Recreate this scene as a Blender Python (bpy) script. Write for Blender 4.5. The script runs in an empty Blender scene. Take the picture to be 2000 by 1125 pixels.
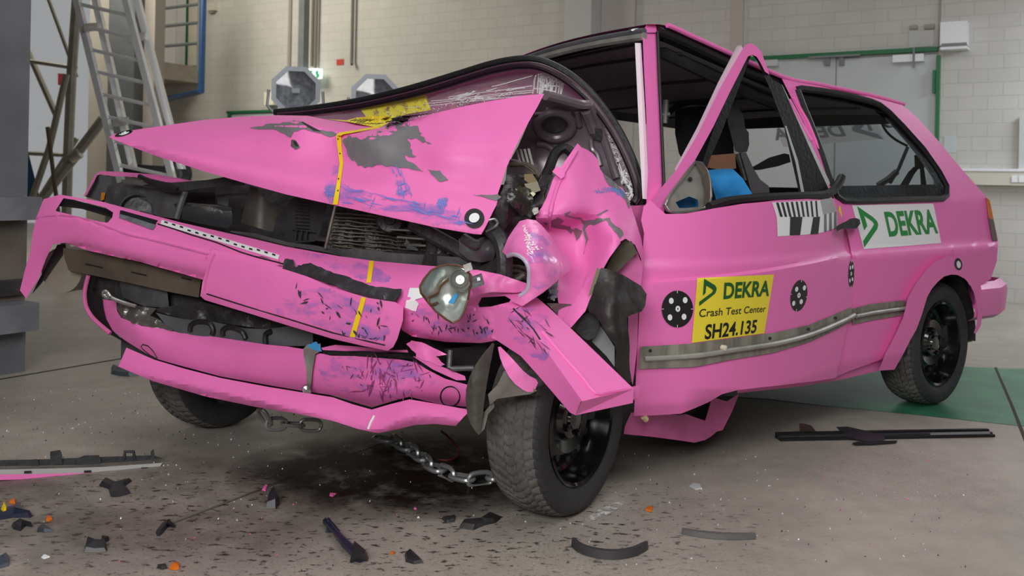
import bpy, bmesh, math, random
from mathutils import Vector, Matrix, noise, geometry
from mathutils.bvhtree import BVHTree
random.seed(7)
SC = bpy.context.scene
COL = SC.collection

# ---------------------------------------------------------------- camera, light, exposure
F, PX, PY, CH, ROLL = 1850.0, 1000.0, 357.0, 0.995, 0.02
cam_d = bpy.data.cameras.new('camera')
cam = bpy.data.objects.new('camera', cam_d); COL.objects.link(cam)
cam_d.sensor_width = 36.0; cam_d.lens = 36.0 * F / 2000.0
cam_d.shift_x = 0.0; cam_d.shift_y = -(562.5 - PY) / 2000.0
cr, sr = math.cos(ROLL), math.sin(ROLL)
cam.matrix_world = Matrix(((cr, -sr, 0, 0), (0, 0, -1, 0), (sr, cr, 0, CH), (0, 0, 0, 1)))
cam_d.clip_start = 0.05
cam_d.dof.use_dof = True; cam_d.dof.focus_distance = 3.1; cam_d.dof.aperture_fstop = 4.5
SC.camera = cam
SC.view_settings.view_transform = 'Standard'
SC.view_settings.look = 'None'
SC.view_settings.gamma = 1.0
SC.view_settings.exposure = 0.0
SC.view_settings.use_curve_mapping = False
w = bpy.data.worlds.new('world'); SC.world = w; w.use_nodes = True
w.node_tree.nodes['Background'].inputs[0].default_value = (0.95, 0.97, 1.0, 1)
w.node_tree.nodes['Background'].inputs[1].default_value = 0.33

def area(name, loc, target, size, power, color=(1, 1, 1), sy=None):
    d = bpy.data.lights.new(name, 'AREA'); d.energy = power; d.color = color
    d.shape = 'RECTANGLE'; d.size = size; d.size_y = sy or size
    o = bpy.data.objects.new(name, d); COL.objects.link(o); o.location = loc
    o.rotation_euler = (Vector(target) - Vector(loc)).to_track_quat('-Z', 'Y').to_euler()
    return o
area('ceiling_light', (-1.2, 1.6, 4.7), (0.2, 3.4, 0.4), 1.8, 20, (1.0, 0.97, 0.93), 1.8)
area('ceiling_light', (2.4, 0.2, 4.4), (1.0, 3.4, 0.5), 1.8, 68, (1.0, 0.98, 0.97), 1.6)
area('ceiling_light', (1.0, 5.2, 4.8), (1.0, 5.2, 0.0), 3.0, 55, (0.95, 0.98, 1.0), 2.0)
area('ceiling_light', (-4.9, 10.2, 4.7), (-4.6, 13.4, 1.5), 2.0, 190, (1.0, 0.94, 0.80), 2.0)
area('added_light', (5.4, 6.75, 2.75), (5.35, 7.0, 0.0), 1.2, 75, (0.86, 0.94, 1.0), 1.2)  # unseen low lamp, added so the right wall stays darker at the top
area('added_light', (-1.0, -1.9, 2.5), (-0.2, 3.0, 0.5), 2.6, 175, (1.0, 0.985, 0.97), 1.4)  # soft fill added behind the camera to brighten the car's front

# ---------------------------------------------------------------- frames
A = math.radians(40)
FV = Vector((-math.cos(A), -math.sin(A), 0)); LV = Vector((math.sin(A), -math.cos(A), 0))
ORG = Vector((1.891, 4.292, 0)) - 0.80 * LV
CAM = Vector((0, 0, CH))
def ray(x, y):
    dx, dy = x - PX, y - PY
    return Vector(((dx * cr + dy * sr) / F, 1.0, -(-dx * sr + dy * cr) / F))
def P(x, y, Y): return CAM + ray(x, y) * Y
def C(f, l, z): return ORG + FV * f + LV * l + Vector((0, 0, z))
def tocar(p):
    q = p - ORG; return q.dot(FV), q.dot(LV), p.z
def S(x, y, s):
    d = ray(x, y); return CAM + d * ((s + ORG.dot(LV)) / d.dot(LV))
def FW(x, y, f):
    d = ray(x, y); return CAM + d * ((f + ORG.dot(FV)) / d.dot(FV))
def G(x, y, z=0.0):
    d = ray(x, y); return CAM + d * ((z - CH) / d.z)
E1 = Vector((0.530, 0.848, 0)); E2 = Vector((-0.848, 0.530, 0)); WN = -E1
W0 = Vector((4.44, 8.6, 0))
def W(x, y, off=0.0):
    d = ray(x, y); return CAM + d * ((W0 + WN * off - CAM).dot(WN) / d.dot(WN))
PROF = [(-1, .79), (.22, .79), (.30, .815), (.50, .825), (.735, .835), (.76, .825), (.95, .80), (1.40, .655), (1.7, .56)]
def prof(z):
    for (a, b), (c, d) in zip(PROF, PROF[1:]):
        if z <= c: return b + (d - b) * (z - a) / (c - a)
    return PROF[-1][1]
def SB(x, y, off=0.0):
    s = .8
    for _ in range(6): s = prof(S(x, y, s + off).z)
    return S(x, y, s + off)
def side(off=0.0): return lambda x, y: SB(x, y, off)
def bulge(x, y):
    t = max(0.0, min(1.0, (x - 1235) / 430.0)); return 0.11 * math.sin(math.pi * t) ** 1.0
def door_s(x, y): return SB(x, y, bulge(x, y) + 0.004)
def depth(Y): return (lambda x, y: P(x, y, Y)) if not callable(Y) else (lambda x, y: P(x, y, Y(x, y)))
def D(x): return 3.48 - 0.00085 * x

def cr1(p, t):
    n = len(p) - 1; t = max(0.0, min(n - 1e-6, t)); i = int(t); u = t - i
    a, b, c, d = p[max(i - 1, 0)], p[i], p[i + 1], p[min(i + 2, n)]
    return b + 0.5 * u * ((c - a) + u * ((2 * a - 5 * b + 4 * c - d) + u * (3 * (b - c) + d - a)))
def lin(p, t):
    n = len(p) - 1; t = max(0.0, min(n - 1e-6, t)); i = int(t); return p[i].lerp(p[i + 1], t - i)
class Surf:
    """surface through rows of (x, y, depth) control points; asked for the point seen at x, y"""
    def __init__(s, rows, nu=8, nv=8, hard=False):
        rows = [[Vector(q) for q in r] for r in rows]
        fu = lin if hard else cr1
        m = (len(rows[0]) - 1) * nu + 1; k = (len(rows) - 1) * nv + 1
        dense = [[fu(r, i / nu) for i in range(m)] for r in rows]
        g = []
        for j in range(k):
            g.append([fu([dense[r][i] for r in range(len(rows))], j / nv) for i in range(m)])
        s.px = [q for r in g for q in r]
        vs = [P(*q) for q in s.px]
        fs = [(j * m + i, j * m + i + 1, (j + 1) * m + i + 1, (j + 1) * m + i) for j in range(k - 1) for i in range(m - 1)]
        s.b = BVHTree.FromPolygons(vs, fs)
    def __call__(s, x, y):
        h = s.b.ray_cast(CAM, ray(x, y).normalized())
        if h[0] is not None: return h[0]
        q = sorted((((q.x - x) ** 2 + (q.y - y) ** 2) + .5, q.z) for q in s.px)[:14]
        return P(x, y, sum(b / a for a, b in q) / sum(1 / a for a, b in q))

# ---------------------------------------------------------------- materials
MATS = {}
def srgb(h):
    h = h.lstrip('#'); c = [int(h[i:i + 2], 16) / 255 for i in (0, 2, 4)]
    return tuple(x / 12.92 if x <= .04045 else ((x + .055) / 1.055) ** 2.4 for x in c) + (1,)
def mat(name, col, rough=.5, metal=0., var=0., vs=6., bump=0., bs=20., spec=.5, col2=None, emit=0., alpha=None, coat=0., stretch=None, trans=0., fade=None):
    if name in MATS: return MATS[name]
    m = bpy.data.materials.new(name); m.use_nodes = True; nt = m.node_tree; b = nt.nodes['Principled BSDF']
    b.inputs['Base Color'].default_value = srgb(col); b.inputs['Roughness'].default_value = rough
    b.inputs['Metallic'].default_value = metal; b.inputs['Specular IOR Level'].default_value = spec
    b.inputs['Coat Weight'].default_value = coat; b.inputs['Transmission Weight'].default_value = trans
    if emit:
        b.inputs['Emission Color'].default_value = srgb(col); b.inputs['Emission Strength'].default_value = emit
    tc = nt.nodes.new('ShaderNodeTexCoord'); L = nt.links
    src = tc.outputs['Object']
    if stretch:
        mp = nt.nodes.new('ShaderNodeMapping'); mp.inputs['Scale'].default_value = stretch
        L.new(src, mp.inputs[0]); src = mp.outputs[0]
    if var or col2:
        n = nt.nodes.new('ShaderNodeTexNoise'); n.inputs['Scale'].default_value = vs; n.inputs['Detail'].default_value = 5
        L.new(src, n.inputs[0]); r = nt.nodes.new('ShaderNodeValToRGB')
        c = srgb(col); c2 = srgb(col2) if col2 else tuple(x * (1 - var) for x in c[:3]) + (1,)
        r.color_ramp.elements[0].position = .35; r.color_ramp.elements[1].position = .65
        r.color_ramp.elements[0].color = c2; r.color_ramp.elements[1].color = c
        L.new(n.outputs[0], r.inputs[0]); L.new(r.outputs[0], b.inputs['Base Color'])
    if bump:
        n2 = nt.nodes.new('ShaderNodeTexNoise'); n2.inputs['Scale'].default_value = bs; n2.inputs['Detail'].default_value = 4
        L.new(src, n2.inputs[0]); bp = nt.nodes.new('ShaderNodeBump'); bp.inputs['Strength'].default_value = bump
        bp.inputs['Distance'].default_value = .02
        L.new(n2.outputs[0], bp.inputs['Height']); L.new(bp.outputs[0], b.inputs['Normal'])
    if alpha is not None:      # worn, patchy film: noise decides where it still covers
        sc, lo, hi, mx_ = (tuple(alpha) + (1.0,))[:4]
        n3 = nt.nodes.new('ShaderNodeTexNoise'); n3.inputs['Scale'].default_value = sc; n3.inputs['Detail'].default_value = 8
        n3.inputs['Roughness'].default_value = .65
        L.new(src, n3.inputs[0]); r3 = nt.nodes.new('ShaderNodeValToRGB')
        r3.color_ramp.elements[0].position = lo; r3.color_ramp.elements[1].position = hi
        r3.color_ramp.elements[0].color = (0, 0, 0, 1); r3.color_ramp.elements[1].color = (mx_, mx_, mx_, 1)
        L.new(n3.outputs[0], r3.inputs[0]); al = r3.outputs[0]
        if fade:               # a spill thins out towards its rim (radii in metres)
            mp2 = nt.nodes.new('ShaderNodeMapping'); mp2.inputs['Scale'].default_value = (1 / fade[0], 1 / fade[1], 0); L.new(tc.outputs['Object'], mp2.inputs[0])
            vl = nt.nodes.new('ShaderNodeVectorMath'); vl.operation = 'LENGTH'; L.new(mp2.outputs[0], vl.inputs[0])
            mr = nt.nodes.new('ShaderNodeMapRange'); mr.inputs[1].default_value = 1.0; mr.inputs[2].default_value = .55; L.new(vl.outputs['Value'], mr.inputs[0])
            mu = nt.nodes.new('ShaderNodeMath'); mu.operation = 'MULTIPLY'; L.new(al, mu.inputs[0]); L.new(mr.outputs[0], mu.inputs[1]); al = mu.outputs[0]
        L.new(al, b.inputs['Alpha'])
    MATS[name] = m; return m
def glassmat(name, tint, mixf, haze=0.0):
    m = bpy.data.materials.new(name); m.use_nodes = True; nt = m.node_tree; nt.nodes.clear()
    o = nt.nodes.new('ShaderNodeOutputMaterial'); t = nt.nodes.new('ShaderNodeBsdfTransparent'); g = nt.nodes.new('ShaderNodeBsdfGlossy')
    x = nt.nodes.new('ShaderNodeMixShader'); t.inputs[0].default_value = srgb(tint); g.inputs['Roughness'].default_value = .03
    if haze:               # crazed, dusty laminated glass scatters some light
        dd = nt.nodes.new('ShaderNodeBsdfDiffuse'); dd.inputs[0].default_value = srgb('#EADFE8'); x0 = nt.nodes.new('ShaderNodeMixShader'); x0.inputs[0].default_value = haze
        nt.links.new(t.outputs[0], x0.inputs[1]); nt.links.new(dd.outputs[0], x0.inputs[2]); t = x0
    x.inputs[0].default_value = mixf
    nt.links.new(t.outputs[0], x.inputs[1]); nt.links.new(g.outputs[0], x.inputs[2]); nt.links.new(x.outputs[0], o.inputs[0])
    MATS[name] = m; return m
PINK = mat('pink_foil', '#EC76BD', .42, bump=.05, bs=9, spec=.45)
SHINY = mat('pink_foil_stretched', '#EE80C2', .22, bump=.25, bs=14, spec=.6)
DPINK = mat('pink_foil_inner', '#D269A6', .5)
PRIMER = mat('grey_car_paint', '#77777C', .4, metal=.05, var=.15, vs=15)
BLACK = mat('black_rubber', '#151518', .48, bump=.1, bs=60)
PLAST = mat('black_plastic', '#35363A', .42, var=.3, vs=8, bump=.15, bs=40)
DARK = mat('dark_engine_metal', '#5C5C60', .45, metal=.2, var=.5, vs=7, bump=.4, bs=18)
DARKER = mat('sooty_engine_parts', '#3C3A3B', .42, var=.5, vs=9, bump=.4, bs=25)
GREYP = mat('grey_underbody_paint', '#55585C', .5, var=.3, vs=6, bump=.1, bs=20)
PURP = mat('inner_panel_paint', '#82767F', .27, metal=.35, var=.2, vs=4)
STEEL = mat('bare_steel', '#A9A8A4', .3, metal=.8, var=.3, vs=8, bump=.2, bs=14)
DIRTY = mat('dirty_trim_backing', '#8E8B80', .45, var=.45, vs=9, stretch=(3, 3, .8), bump=.1)
GALV = mat('galvanised_sheet', '#C4C4BE', .35, metal=.6, var=.3, vs=12, bump=.1)
CHROME = mat('mirror_reflector', '#C3CBC6', .28, metal=.6, var=.2, vs=7, bump=.15, bs=8)
RUST = mat('rusty_beam', '#5C5145', .75, var=.4, vs=7, bump=.2, bs=30)
MUD = mat('muddy_plastic', '#5B5750', .65, var=.5, vs=7, bump=.35, bs=16)
WHITE = mat('white_film', '#E8EAEE', .45)
BLK = mat('black_print', '#1B1A1C', .5)
GREEN = mat('green_print', '#23873F', .5)
DGREEN = mat('dark_green_print', '#1C5A2A', .5)
YEL = mat('yellow_film', '#EBD83C', .5)
TAPE = mat('yellow_tape', '#F4CE1E', .45)
BLUECLOTH = mat('blue_cloth', '#2C93DC', .85, bump=.2, bs=9)
ORANGE = mat('orange_lens', '#D9701C', .3, var=.2)
SCUFF = mat('blue_scuff', '#7681DA', .55, alpha=(11, .45, .74, .75), stretch=(.7, .7, 2.2))
SCUFFB = mat('strong_blue_scuff', '#4B8FD0', .55, alpha=(20, .40, .60, .75))
CHIP = mat('dark_scratch', '#3B3840', .5, alpha=(60, .38, .46))
TORN = mat('torn_foil_grey', '#77767B', .42, metal=.0, var=.15, vs=18)
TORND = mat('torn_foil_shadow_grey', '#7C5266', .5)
GLASS = glassmat('cracked_windscreen_glass', '#F2E2EC', .22, .26)
WIN = glassmat('side_window_glass', '#C6CCD0', .07)
CRACK = mat('white_glass_crack', '#F4F4F6', .35)
TYRE = mat('tyre_rubber', '#37363A', .72, var=.3, vs=9, bump=.2, bs=45)
TYRED = mat('dusty_tyre_tread', '#62605D', .85, var=.35, vs=12, bump=.5, bs=30)
RIM = mat('gloss_black_rim', '#0B0B0C', .16, coat=.4)
RED = mat('red_lens', '#8E3A2A', .3)

# ---------------------------------------------------------------- mesh building
WORLD = {}
def grid2d(outline, holes=(), step=14.0, warp=None):
    if warp:
        v, f = grid2d([warp[0](*p) for p in outline], [[warp[0](*p) for p in h] for h in holes], step)
        return [warp[1](*p) for p in v], f
    bm = bmesh.new()
    for loop in [outline] + list(holes):
        vs = [bm.verts.new((x, y, 0)) for x, y in loop]
        for i in range(len(vs)): bm.edges.new((vs[i], vs[(i + 1) % len(vs)]))
    bmesh.ops.triangle_fill(bm, use_beauty=True, use_dissolve=False, edges=bm.edges[:])
    xs = [p[0] for p in outline]; ys = [p[1] for p in outline]
    if step:
        for ax, lo, hi in ((0, min(xs), max(xs)), (1, min(ys), max(ys))):
            n = int((hi - lo) / step)
            for i in range(1, n + 1):
                co = [0, 0, 0]; no = [0, 0, 0]; co[ax] = lo + (hi - lo) * i / (n + 1); no[ax] = 1
                bmesh.ops.bisect_plane(bm, geom=bm.verts[:] + bm.edges[:] + bm.faces[:], plane_co=co, plane_no=no, dist=1e-4)
    bmesh.ops.triangulate(bm, faces=[f for f in bm.faces if len(f.verts) > 4])
    bmesh.ops.join_triangles(bm, faces=bm.faces[:], angle_face_threshold=3.0, angle_shape_threshold=1.0)
    bm.verts.index_update()
    v = [(q.co.x, q.co.y) for q in bm.verts]; f = [[q.index for q in c.verts] for c in bm.faces]
    bm.free(); return v, f
def face_cam(v, f):
    out = []
    for c in f:
        n = Vector()
        for i in range(len(c)):
            a, b = v[c[i]], v[c[(i + 1) % len(c)]]; n += a.cross(b)
        out.append(c if n.dot(CAM - v[c[0]]) >= 0 else c[::-1])
    return out
class MB:
    def __init__(s): s.v = []; s.f = []; s.m = []; s.mats = []; s.sharp = set()
    def mi(s, m):
        if m not in s.mats: s.mats.append(m)
        return s.mats.index(m)
    def add(s, v, f, m):
        k = len(s.v); i = s.mi(m); s.v += [Vector(q) for q in v]
        s.f += [[k + a for a in c] for c in f]; s.m += [i] * len(f); return s
    def sheet(s, outline, surf, m, thick=.004, holes=(), step=14., lift=0., rough=0., rs=9., warp=None):
        v2, f = grid2d(outline, holes, step, warp); v = []
        for x, y in v2:
            p = surf(x, y)
            if rough: p = p + (CAM - p).normalized() * (noise.fractal(p * rs, 1.0, 2.0, 3) * rough)
            if lift: p = p + (CAM - p).normalized() * lift
            v.append(p)
        f = face_cam(v, f)
        if thick:
            bm = bmesh.new(); bv = [bm.verts.new(q) for q in v]
            for c in f:
                try: bm.faces.new([bv[a] for a in c])
                except ValueError: pass
            bm.normal_update()
            n = len(bv); nor = [q.normal.copy() for q in bv]
            ed = [(e.verts[0].index, e.verts[1].index) for e in bm.edges if e.is_boundary] if False else []
            bm.verts.index_update()
            cnt = {}
            for c in f:
                for i in range(len(c)):
                    a, b = c[i], c[(i + 1) % len(c)]; cnt[(a, b)] = cnt.get((a, b), 0) + 1
            bm.free()
            v = v + [v[i] - ((v[i] - CAM).normalized() * -1.0) * thick for i in range(n)]
            g = [[a + n for a in c[::-1]] for c in f]
            for (a, b) in list(cnt):
                if (b, a) not in cnt: g.append([b, a, a + n, b + n])
            f = f + g; k0 = len(s.v)
            for (a, b) in list(cnt):
                if (b, a) not in cnt:
                    for q in ((a, b), (a + n, b + n)): s.sharp.add((k0 + min(q), k0 + max(q)))
        return s.add(v, f, m)
    def box(s, c, ax, ay, az, m):
        """box centred on c with half axes ax, ay, az"""
        c, ax, ay, az = map(Vector, (c, ax, ay, az))
        v = [c + ax * i + ay * j + az * k for i in (-1, 1) for j in (-1, 1) for k in (-1, 1)]
        f = [(0, 1, 3, 2), (4, 6, 7, 5), (0, 4, 5, 1), (2, 3, 7, 6), (0, 2, 6, 4), (1, 5, 7, 3)]
        if ax.cross(ay).dot(az) < 0: f = [q[::-1] for q in f]
        return s.add(v, f, m)
    def abox(s, lo, hi, m):
        lo, hi = Vector(lo), Vector(hi); h = (hi - lo) / 2
        return s.box((lo + hi) / 2, (h.x, 0, 0), (0, h.y, 0), (0, 0, h.z), m)
    def tube(s, pts, r, m, n=8, smooth=0, flat=1.0, closed=False):
        pts = [Vector(p) for p in pts]
        if smooth: pts = [cr1(pts, i / smooth) for i in range((len(pts) - 1) * smooth + 1)]
        k = len(pts); up = None; v = []; rr = r if isinstance(r, (list, tuple)) else None
        for i, p in enumerate(pts):
            t = (pts[min(i + 1, k - 1)] - pts[max(i - 1, 0)])
            if t.length < 1e-9: t = Vector((0, 0, 1))
            t.normalize()
            if up is None:
                up = Vector((0, 0, 1)) if abs(t.z) < .9 else Vector((0, 1, 0))
            a = t.cross(up).normalized(); up = a.cross(t).normalized()
            R = r if rr is None else rr[min(int(i * len(rr) / k), len(rr) - 1)]
            for j in range(n):
                th = 2 * math.pi * (j + .5) / n; v.append(p + a * math.cos(th) * R + up * math.sin(th) * R * flat)
        f = [(i * n + j, i * n + (j + 1) % n, (i + 1) * n + (j + 1) % n, (i + 1) * n + j) for i in range(k - 1) for j in range(n)]
        f = [q[::-1] for q in f]
        f += [list(range(n)), list(range((k - 1) * n, k * n))[::-1]]
        return s.add(v, f, m)
    def lathe(s, c, axis, prof_, m, n=32, ref=None, caps=True):
        """profile of (offset along axis, radius) turned round the axis through c"""
        c, ax = Vector(c), Vector(axis).normalized(); u = ax.cross(ref or Vector((0, 0, 1)))
        if u.length < .01: u = ax.cross(Vector((1, 0, 0)))
        u.normalize(); w_ = ax.cross(u); v = []
        for a, r in prof_:
            for j in range(n):
                t = 2 * math.pi * j / n; v.append(c + ax * a + (u * math.cos(t) + w_ * math.sin(t)) * r)
        f = [(i * n + j, i * n + (j + 1) % n, (i + 1) * n + (j + 1) % n, (i + 1) * n + j) for i in range(len(prof_) - 1) for j in range(n)]
        k = len(prof_) - 1
        if caps and prof_[0][1] > .002: f.append(list(range(n))[::-1])
        if caps and prof_[-1][1] > .002: f.append(list(range(k * n, k * n + n)))
        return s.add(v, f, m)
    def build(s, name, parent=None, label=None, cat=None, group=None, kind=None, ang=35, flat=False, origin=None):
        lo = Vector([min(q[i] for q in s.v) for i in range(3)]); hi = Vector([max(q[i] for q in s.v) for i in range(3)])
        o_w = Vector(((lo.x + hi.x) / 2, (lo.y + hi.y) / 2, lo.z)) if origin is None else Vector(origin)
        me = bpy.data.meshes.new(name); me.from_pydata([q - o_w for q in s.v], [], s.f)
        for m in s.mats: me.materials.append(m)
        me.polygons.foreach_set('material_index', s.m)
        if not flat:
            me.shade_smooth(); me.set_sharp_from_angle(angle=math.radians(ang))
            if s.sharp:
                for e in me.edges:
                    a, b = e.vertices
                    if (min(a, b), max(a, b)) in s.sharp: e.use_edge_sharp = True
        me.update()
        o = bpy.data.objects.new(name, me); COL.objects.link(o)
        if parent is not None:
            o.parent = parent; o.location = o_w - WORLD[parent.name]
        else: o.location = o_w
        WORLD[o.name] = o_w
        tag(o, label, cat, group, kind); return o
def tag(o, label=None, cat=None, group=None, kind=None):
    if label: o['label'] = label
    if cat: o['category'] = cat
    if group: o['group'] = group
    if kind: o['kind'] = kind
def thing(name, loc, label, cat, group=None):
    o = bpy.data.objects.new(name, None); COL.objects.link(o); o.location = loc; o.empty_display_size = .1
    WORLD[o.name] = Vector(loc); tag(o, label, cat, group); return o
def sheet(name, outline, surf, m, parent=None, **k):
    if name == 'scuff_marks': outline = jag(soft(outline), 3.5, 3, len(outline))
    bk = {q: k.pop(q) for q in ('label', 'cat', 'group', 'kind', 'ang', 'flat') if q in k}
    return MB().sheet(outline, surf, m, **k).build(name, parent, **bk)
def tube(name, pts, r, m, parent=None, **k):
    bk = {q: k.pop(q) for q in ('label', 'cat', 'group', 'kind') if q in k}
    return MB().tube(pts, r, m, **k).build(name, parent, **bk)
def PP(pts): return [P(*q) for q in pts]
def lerp2(a, b, t): return (a[0] + (b[0] - a[0]) * t, a[1] + (b[1] - a[1]) * t)
def ell(cx, cy, rx, ry, n=24, rot=0.0):
    return [(cx + rx * math.cos(t) * math.cos(rot) - ry * math.sin(t) * math.sin(rot), cy + rx * math.cos(t) * math.sin(rot) + ry * math.sin(t) * math.cos(rot)) for t in [2 * math.pi * i / n for i in range(n)]]
def jag(pts, amp, n=4, seed=1):
    """ragged version of an outline"""
    r = random.Random(seed); out = []
    for i in range(len(pts)):
        a, b = pts[i], pts[(i + 1) % len(pts)]; out.append(a)
        dx, dy = b[0] - a[0], b[1] - a[1]; L = math.hypot(dx, dy)
        k = max(0, min(n, int(L / (amp * 1.3))))
        for j in range(1, k + 1):
            t = (j + r.uniform(-.25, .25)) / (k + 1); q = r.uniform(-amp, amp) * (1 if L > 0 else 0)
            out.append((a[0] + dx * t - dy / L * q, a[1] + dy * t + dx / L * q))
    return out
def quadmap(q):
    """unit square (u right, v up) -> quad q = lower left, lower right, upper right, upper left (projective)"""
    (x0, y0), (x1, y1), (x2, y2), (x3, y3) = q
    dx1, dx2, sx = x1 - x2, x3 - x2, x0 - x1 + x2 - x3
    dy1, dy2, sy = y1 - y2, y3 - y2, y0 - y1 + y2 - y3
    d = dx1 * dy2 - dx2 * dy1; g = (sx * dy2 - dx2 * sy) / d; h = (dx1 * sy - sx * dy1) / d
    a, b, c = x1 - x0 + g * x1, x3 - x0 + h * x3, x0
    e, f_, i = y1 - y0 + g * y1, y3 - y0 + h * y3, y0
    return lambda u, v: ((a * u + b * v + c) / (g * u + h * v + 1), (e * u + f_ * v + i) / (g * u + h * v + 1))
def text2d(body, bold=0.0):
    cu = bpy.data.curves.new('lettering', 'FONT'); cu.body = body; cu.fill_mode = 'FRONT'; cu.offset = bold; cu.resolution_u = 4
    o = bpy.data.objects.new('lettering', cu); COL.objects.link(o)
    me = o.to_mesh(); v = [(q.co.x, q.co.y) for q in me.vertices]; f = [list(p.vertices) for p in me.polygons]
    o.to_mesh_clear(); bpy.data.objects.remove(o); bpy.data.curves.remove(cu)
    x0, x1 = min(q[0] for q in v), max(q[0] for q in v); y0, y1 = min(q[1] for q in v), max(q[1] for q in v)
    return [((x - x0) / (x1 - x0), (y - y0) / (y1 - y0)) for x, y in v], f
def put_text(mb, body, quad, surf, m, lift, bold=.0):
    v, f = text2d(body, bold); q = quadmap(quad); w3 = []
    for u in v:
        p = surf(*q(*u)); w3.append(p + (CAM - p).normalized() * lift)
    mb.add(w3, face_cam(w3, f), m)
def put_shape(mb, pts, quad, surf, m, lift, step=None):
    q = quadmap(quad); mb.sheet([q(*u) for u in pts], surf, m, thick=0, step=step, lift=lift)
LOGO = [[(0, 1), (.62, .62), (.92, .50), (1.0, .40), (.97, .28), (.88, .18), (0.02, -.22), (0.0, 0.02), (.66, .32), (.70, .38), (.66, .44), (.30, .62), (.28, .30), (.08, .20)]]

def inpoly(x, y, p):
    c = False
    for i in range(len(p)):
        (a, b), (d, e) = p[i], p[i - 1]
        if (b > y) != (e > y) and x < (d - a) * (y - b) / (e - b) + a: c = not c
    return c
def scratches(name, surf, region, n, L, ang, m, par, w=.9, lift=.005, seed=1, spread=.35):
    """many thin nicks cut through the foil, as one worn surface pattern"""
    r = random.Random(seed); xs = [p[0] for p in region]; ys = [p[1] for p in region]; mb = MB(); k = 0
    while k < n:
        x, y = r.uniform(min(xs), max(xs)), r.uniform(min(ys), max(ys))
        if not inpoly(x, y, region): continue
        k += 1; a = ang + r.gauss(0, spread) + (math.pi / 2 if r.random() < .15 else 0); l = L * r.uniform(.3, 1.3) / 2; ww = w * r.uniform(.5, 1.7)
        dx, dy = math.cos(a), math.sin(a); pts = []
        for t in (-1, -.3, .35, 1): pts.append((x + dx * l * t - dy * ww * (1 - abs(t)) * r.uniform(.3, 1.6), y + dy * l * t + dx * ww * (1 - abs(t)) * r.uniform(.3, 1.6)))
        for t in (.4, -.4): pts.append((x + dx * l * t + dy * ww * r.uniform(.2, 1.3), y + dy * l * t - dx * ww * r.uniform(.2, 1.3)))
        mb.sheet(pts, surf, m, thick=0, step=None, lift=lift)
    return mb.build(name, par, flat=True, kind='stuff')
INK = mat('scratched_through_black', '#3A3540', .5)
PURS = mat('purple_scratch', '#9A4478', .5)
VIO = mat('violet_scratch', '#6F7FD2', .5)

def soft(pts, k=2):
    """outline with its corners rounded"""
    for _ in range(k):
        pts = [q for i in range(len(pts)) for q in (lerp2(pts[i], pts[(i + 1) % len(pts)], .22), lerp2(pts[i], pts[(i + 1) % len(pts)], .78))]
    return pts
# ================================================================ the hall
def brickmat(name, col, mortar):
    m = bpy.data.materials.new(name); m.use_nodes = True; nt = m.node_tree; b = nt.nodes['Principled BSDF']; L = nt.links
    tc = nt.nodes.new('ShaderNodeTexCoord'); br = nt.nodes.new('ShaderNodeTexBrick')
    br.inputs['Scale'].default_value = 1.0; br.inputs['Brick Width'].default_value = .25; br.inputs['Row Height'].default_value = .125
    br.inputs['Mortar Size'].default_value = .006; br.inputs['Mortar Smooth'].default_value = .6
    br.inputs['Color1'].default_value = srgb(col); br.inputs['Color2'].default_value = tuple(x * .95 for x in srgb(col)[:3]) + (1,)
    br.inputs['Mortar'].default_value = srgb(mortar)
    L.new(tc.outputs['Object'], br.inputs[0]); n = nt.nodes.new('ShaderNodeTexNoise'); n.inputs['Scale'].default_value = 1.3
    L.new(tc.outputs['Object'], n.inputs[0]); mx = nt.nodes.new('ShaderNodeMix'); mx.data_type = 'RGBA'; mx.blend_type = 'MULTIPLY'
    mx.inputs[0].default_value = .25; L.new(br.outputs[0], mx.inputs[6]); L.new(n.outputs[0], mx.inputs[7]); L.new(mx.outputs[2], b.inputs['Base Color'])
    bp = nt.nodes.new('ShaderNodeBump'); bp.inputs['Strength'].default_value = .25; bp.inputs['Distance'].default_value = .006; bp.invert = True
    L.new(br.outputs['Fac'], bp.inputs['Height']); L.new(bp.outputs[0], b.inputs['Normal']); b.inputs['Roughness'].default_value = .7
    MATS[name] = m; return m
BRICK = brickmat('painted_brick', '#D2D0CA', '#C3C1BA')
def wallobj(name, p, u, length, height, t=.2):
    """brick wall whose own x axis runs along u"""
    me = bpy.data.meshes.new(name); bm = bmesh.new()
    v = [bm.verts.new((x, y, z)) for x in (0, length) for y in (0, height) for z in (0, -t)]
    for f in ((0, 4, 6, 2), (1, 3, 7, 5), (0, 1, 5, 4), (2, 6, 7, 3), (0, 2, 3, 1), (4, 5, 7, 6)): bm.faces.new([v[i] for i in f])
    bmesh.ops.recalc_face_normals(bm, faces=bm.faces[:]); bm.to_mesh(me); bm.free(); me.materials.append(BRICK)
    o = bpy.data.objects.new(name, me); COL.objects.link(o)
    u = Vector(u).normalized(); z = Vector((0, 0, 1)); n = u.cross(z)
    o.matrix_world = Matrix(((u.x, z.x, n.x, p[0]), (u.y, z.y, n.y, p[1]), (u.z, z.z, n.z, 0), (0, 0, 0, 1)))
    WORLD[o.name] = Vector((p[0], p[1], 0)); o['kind'] = 'structure'; return o
HW = 5.4
wl = W0 - E2 * 7.6; wlen = 19.6
we = wl + E2 * wlen
wallobj('wall_back', we, -E2, wlen, HW)

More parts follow.
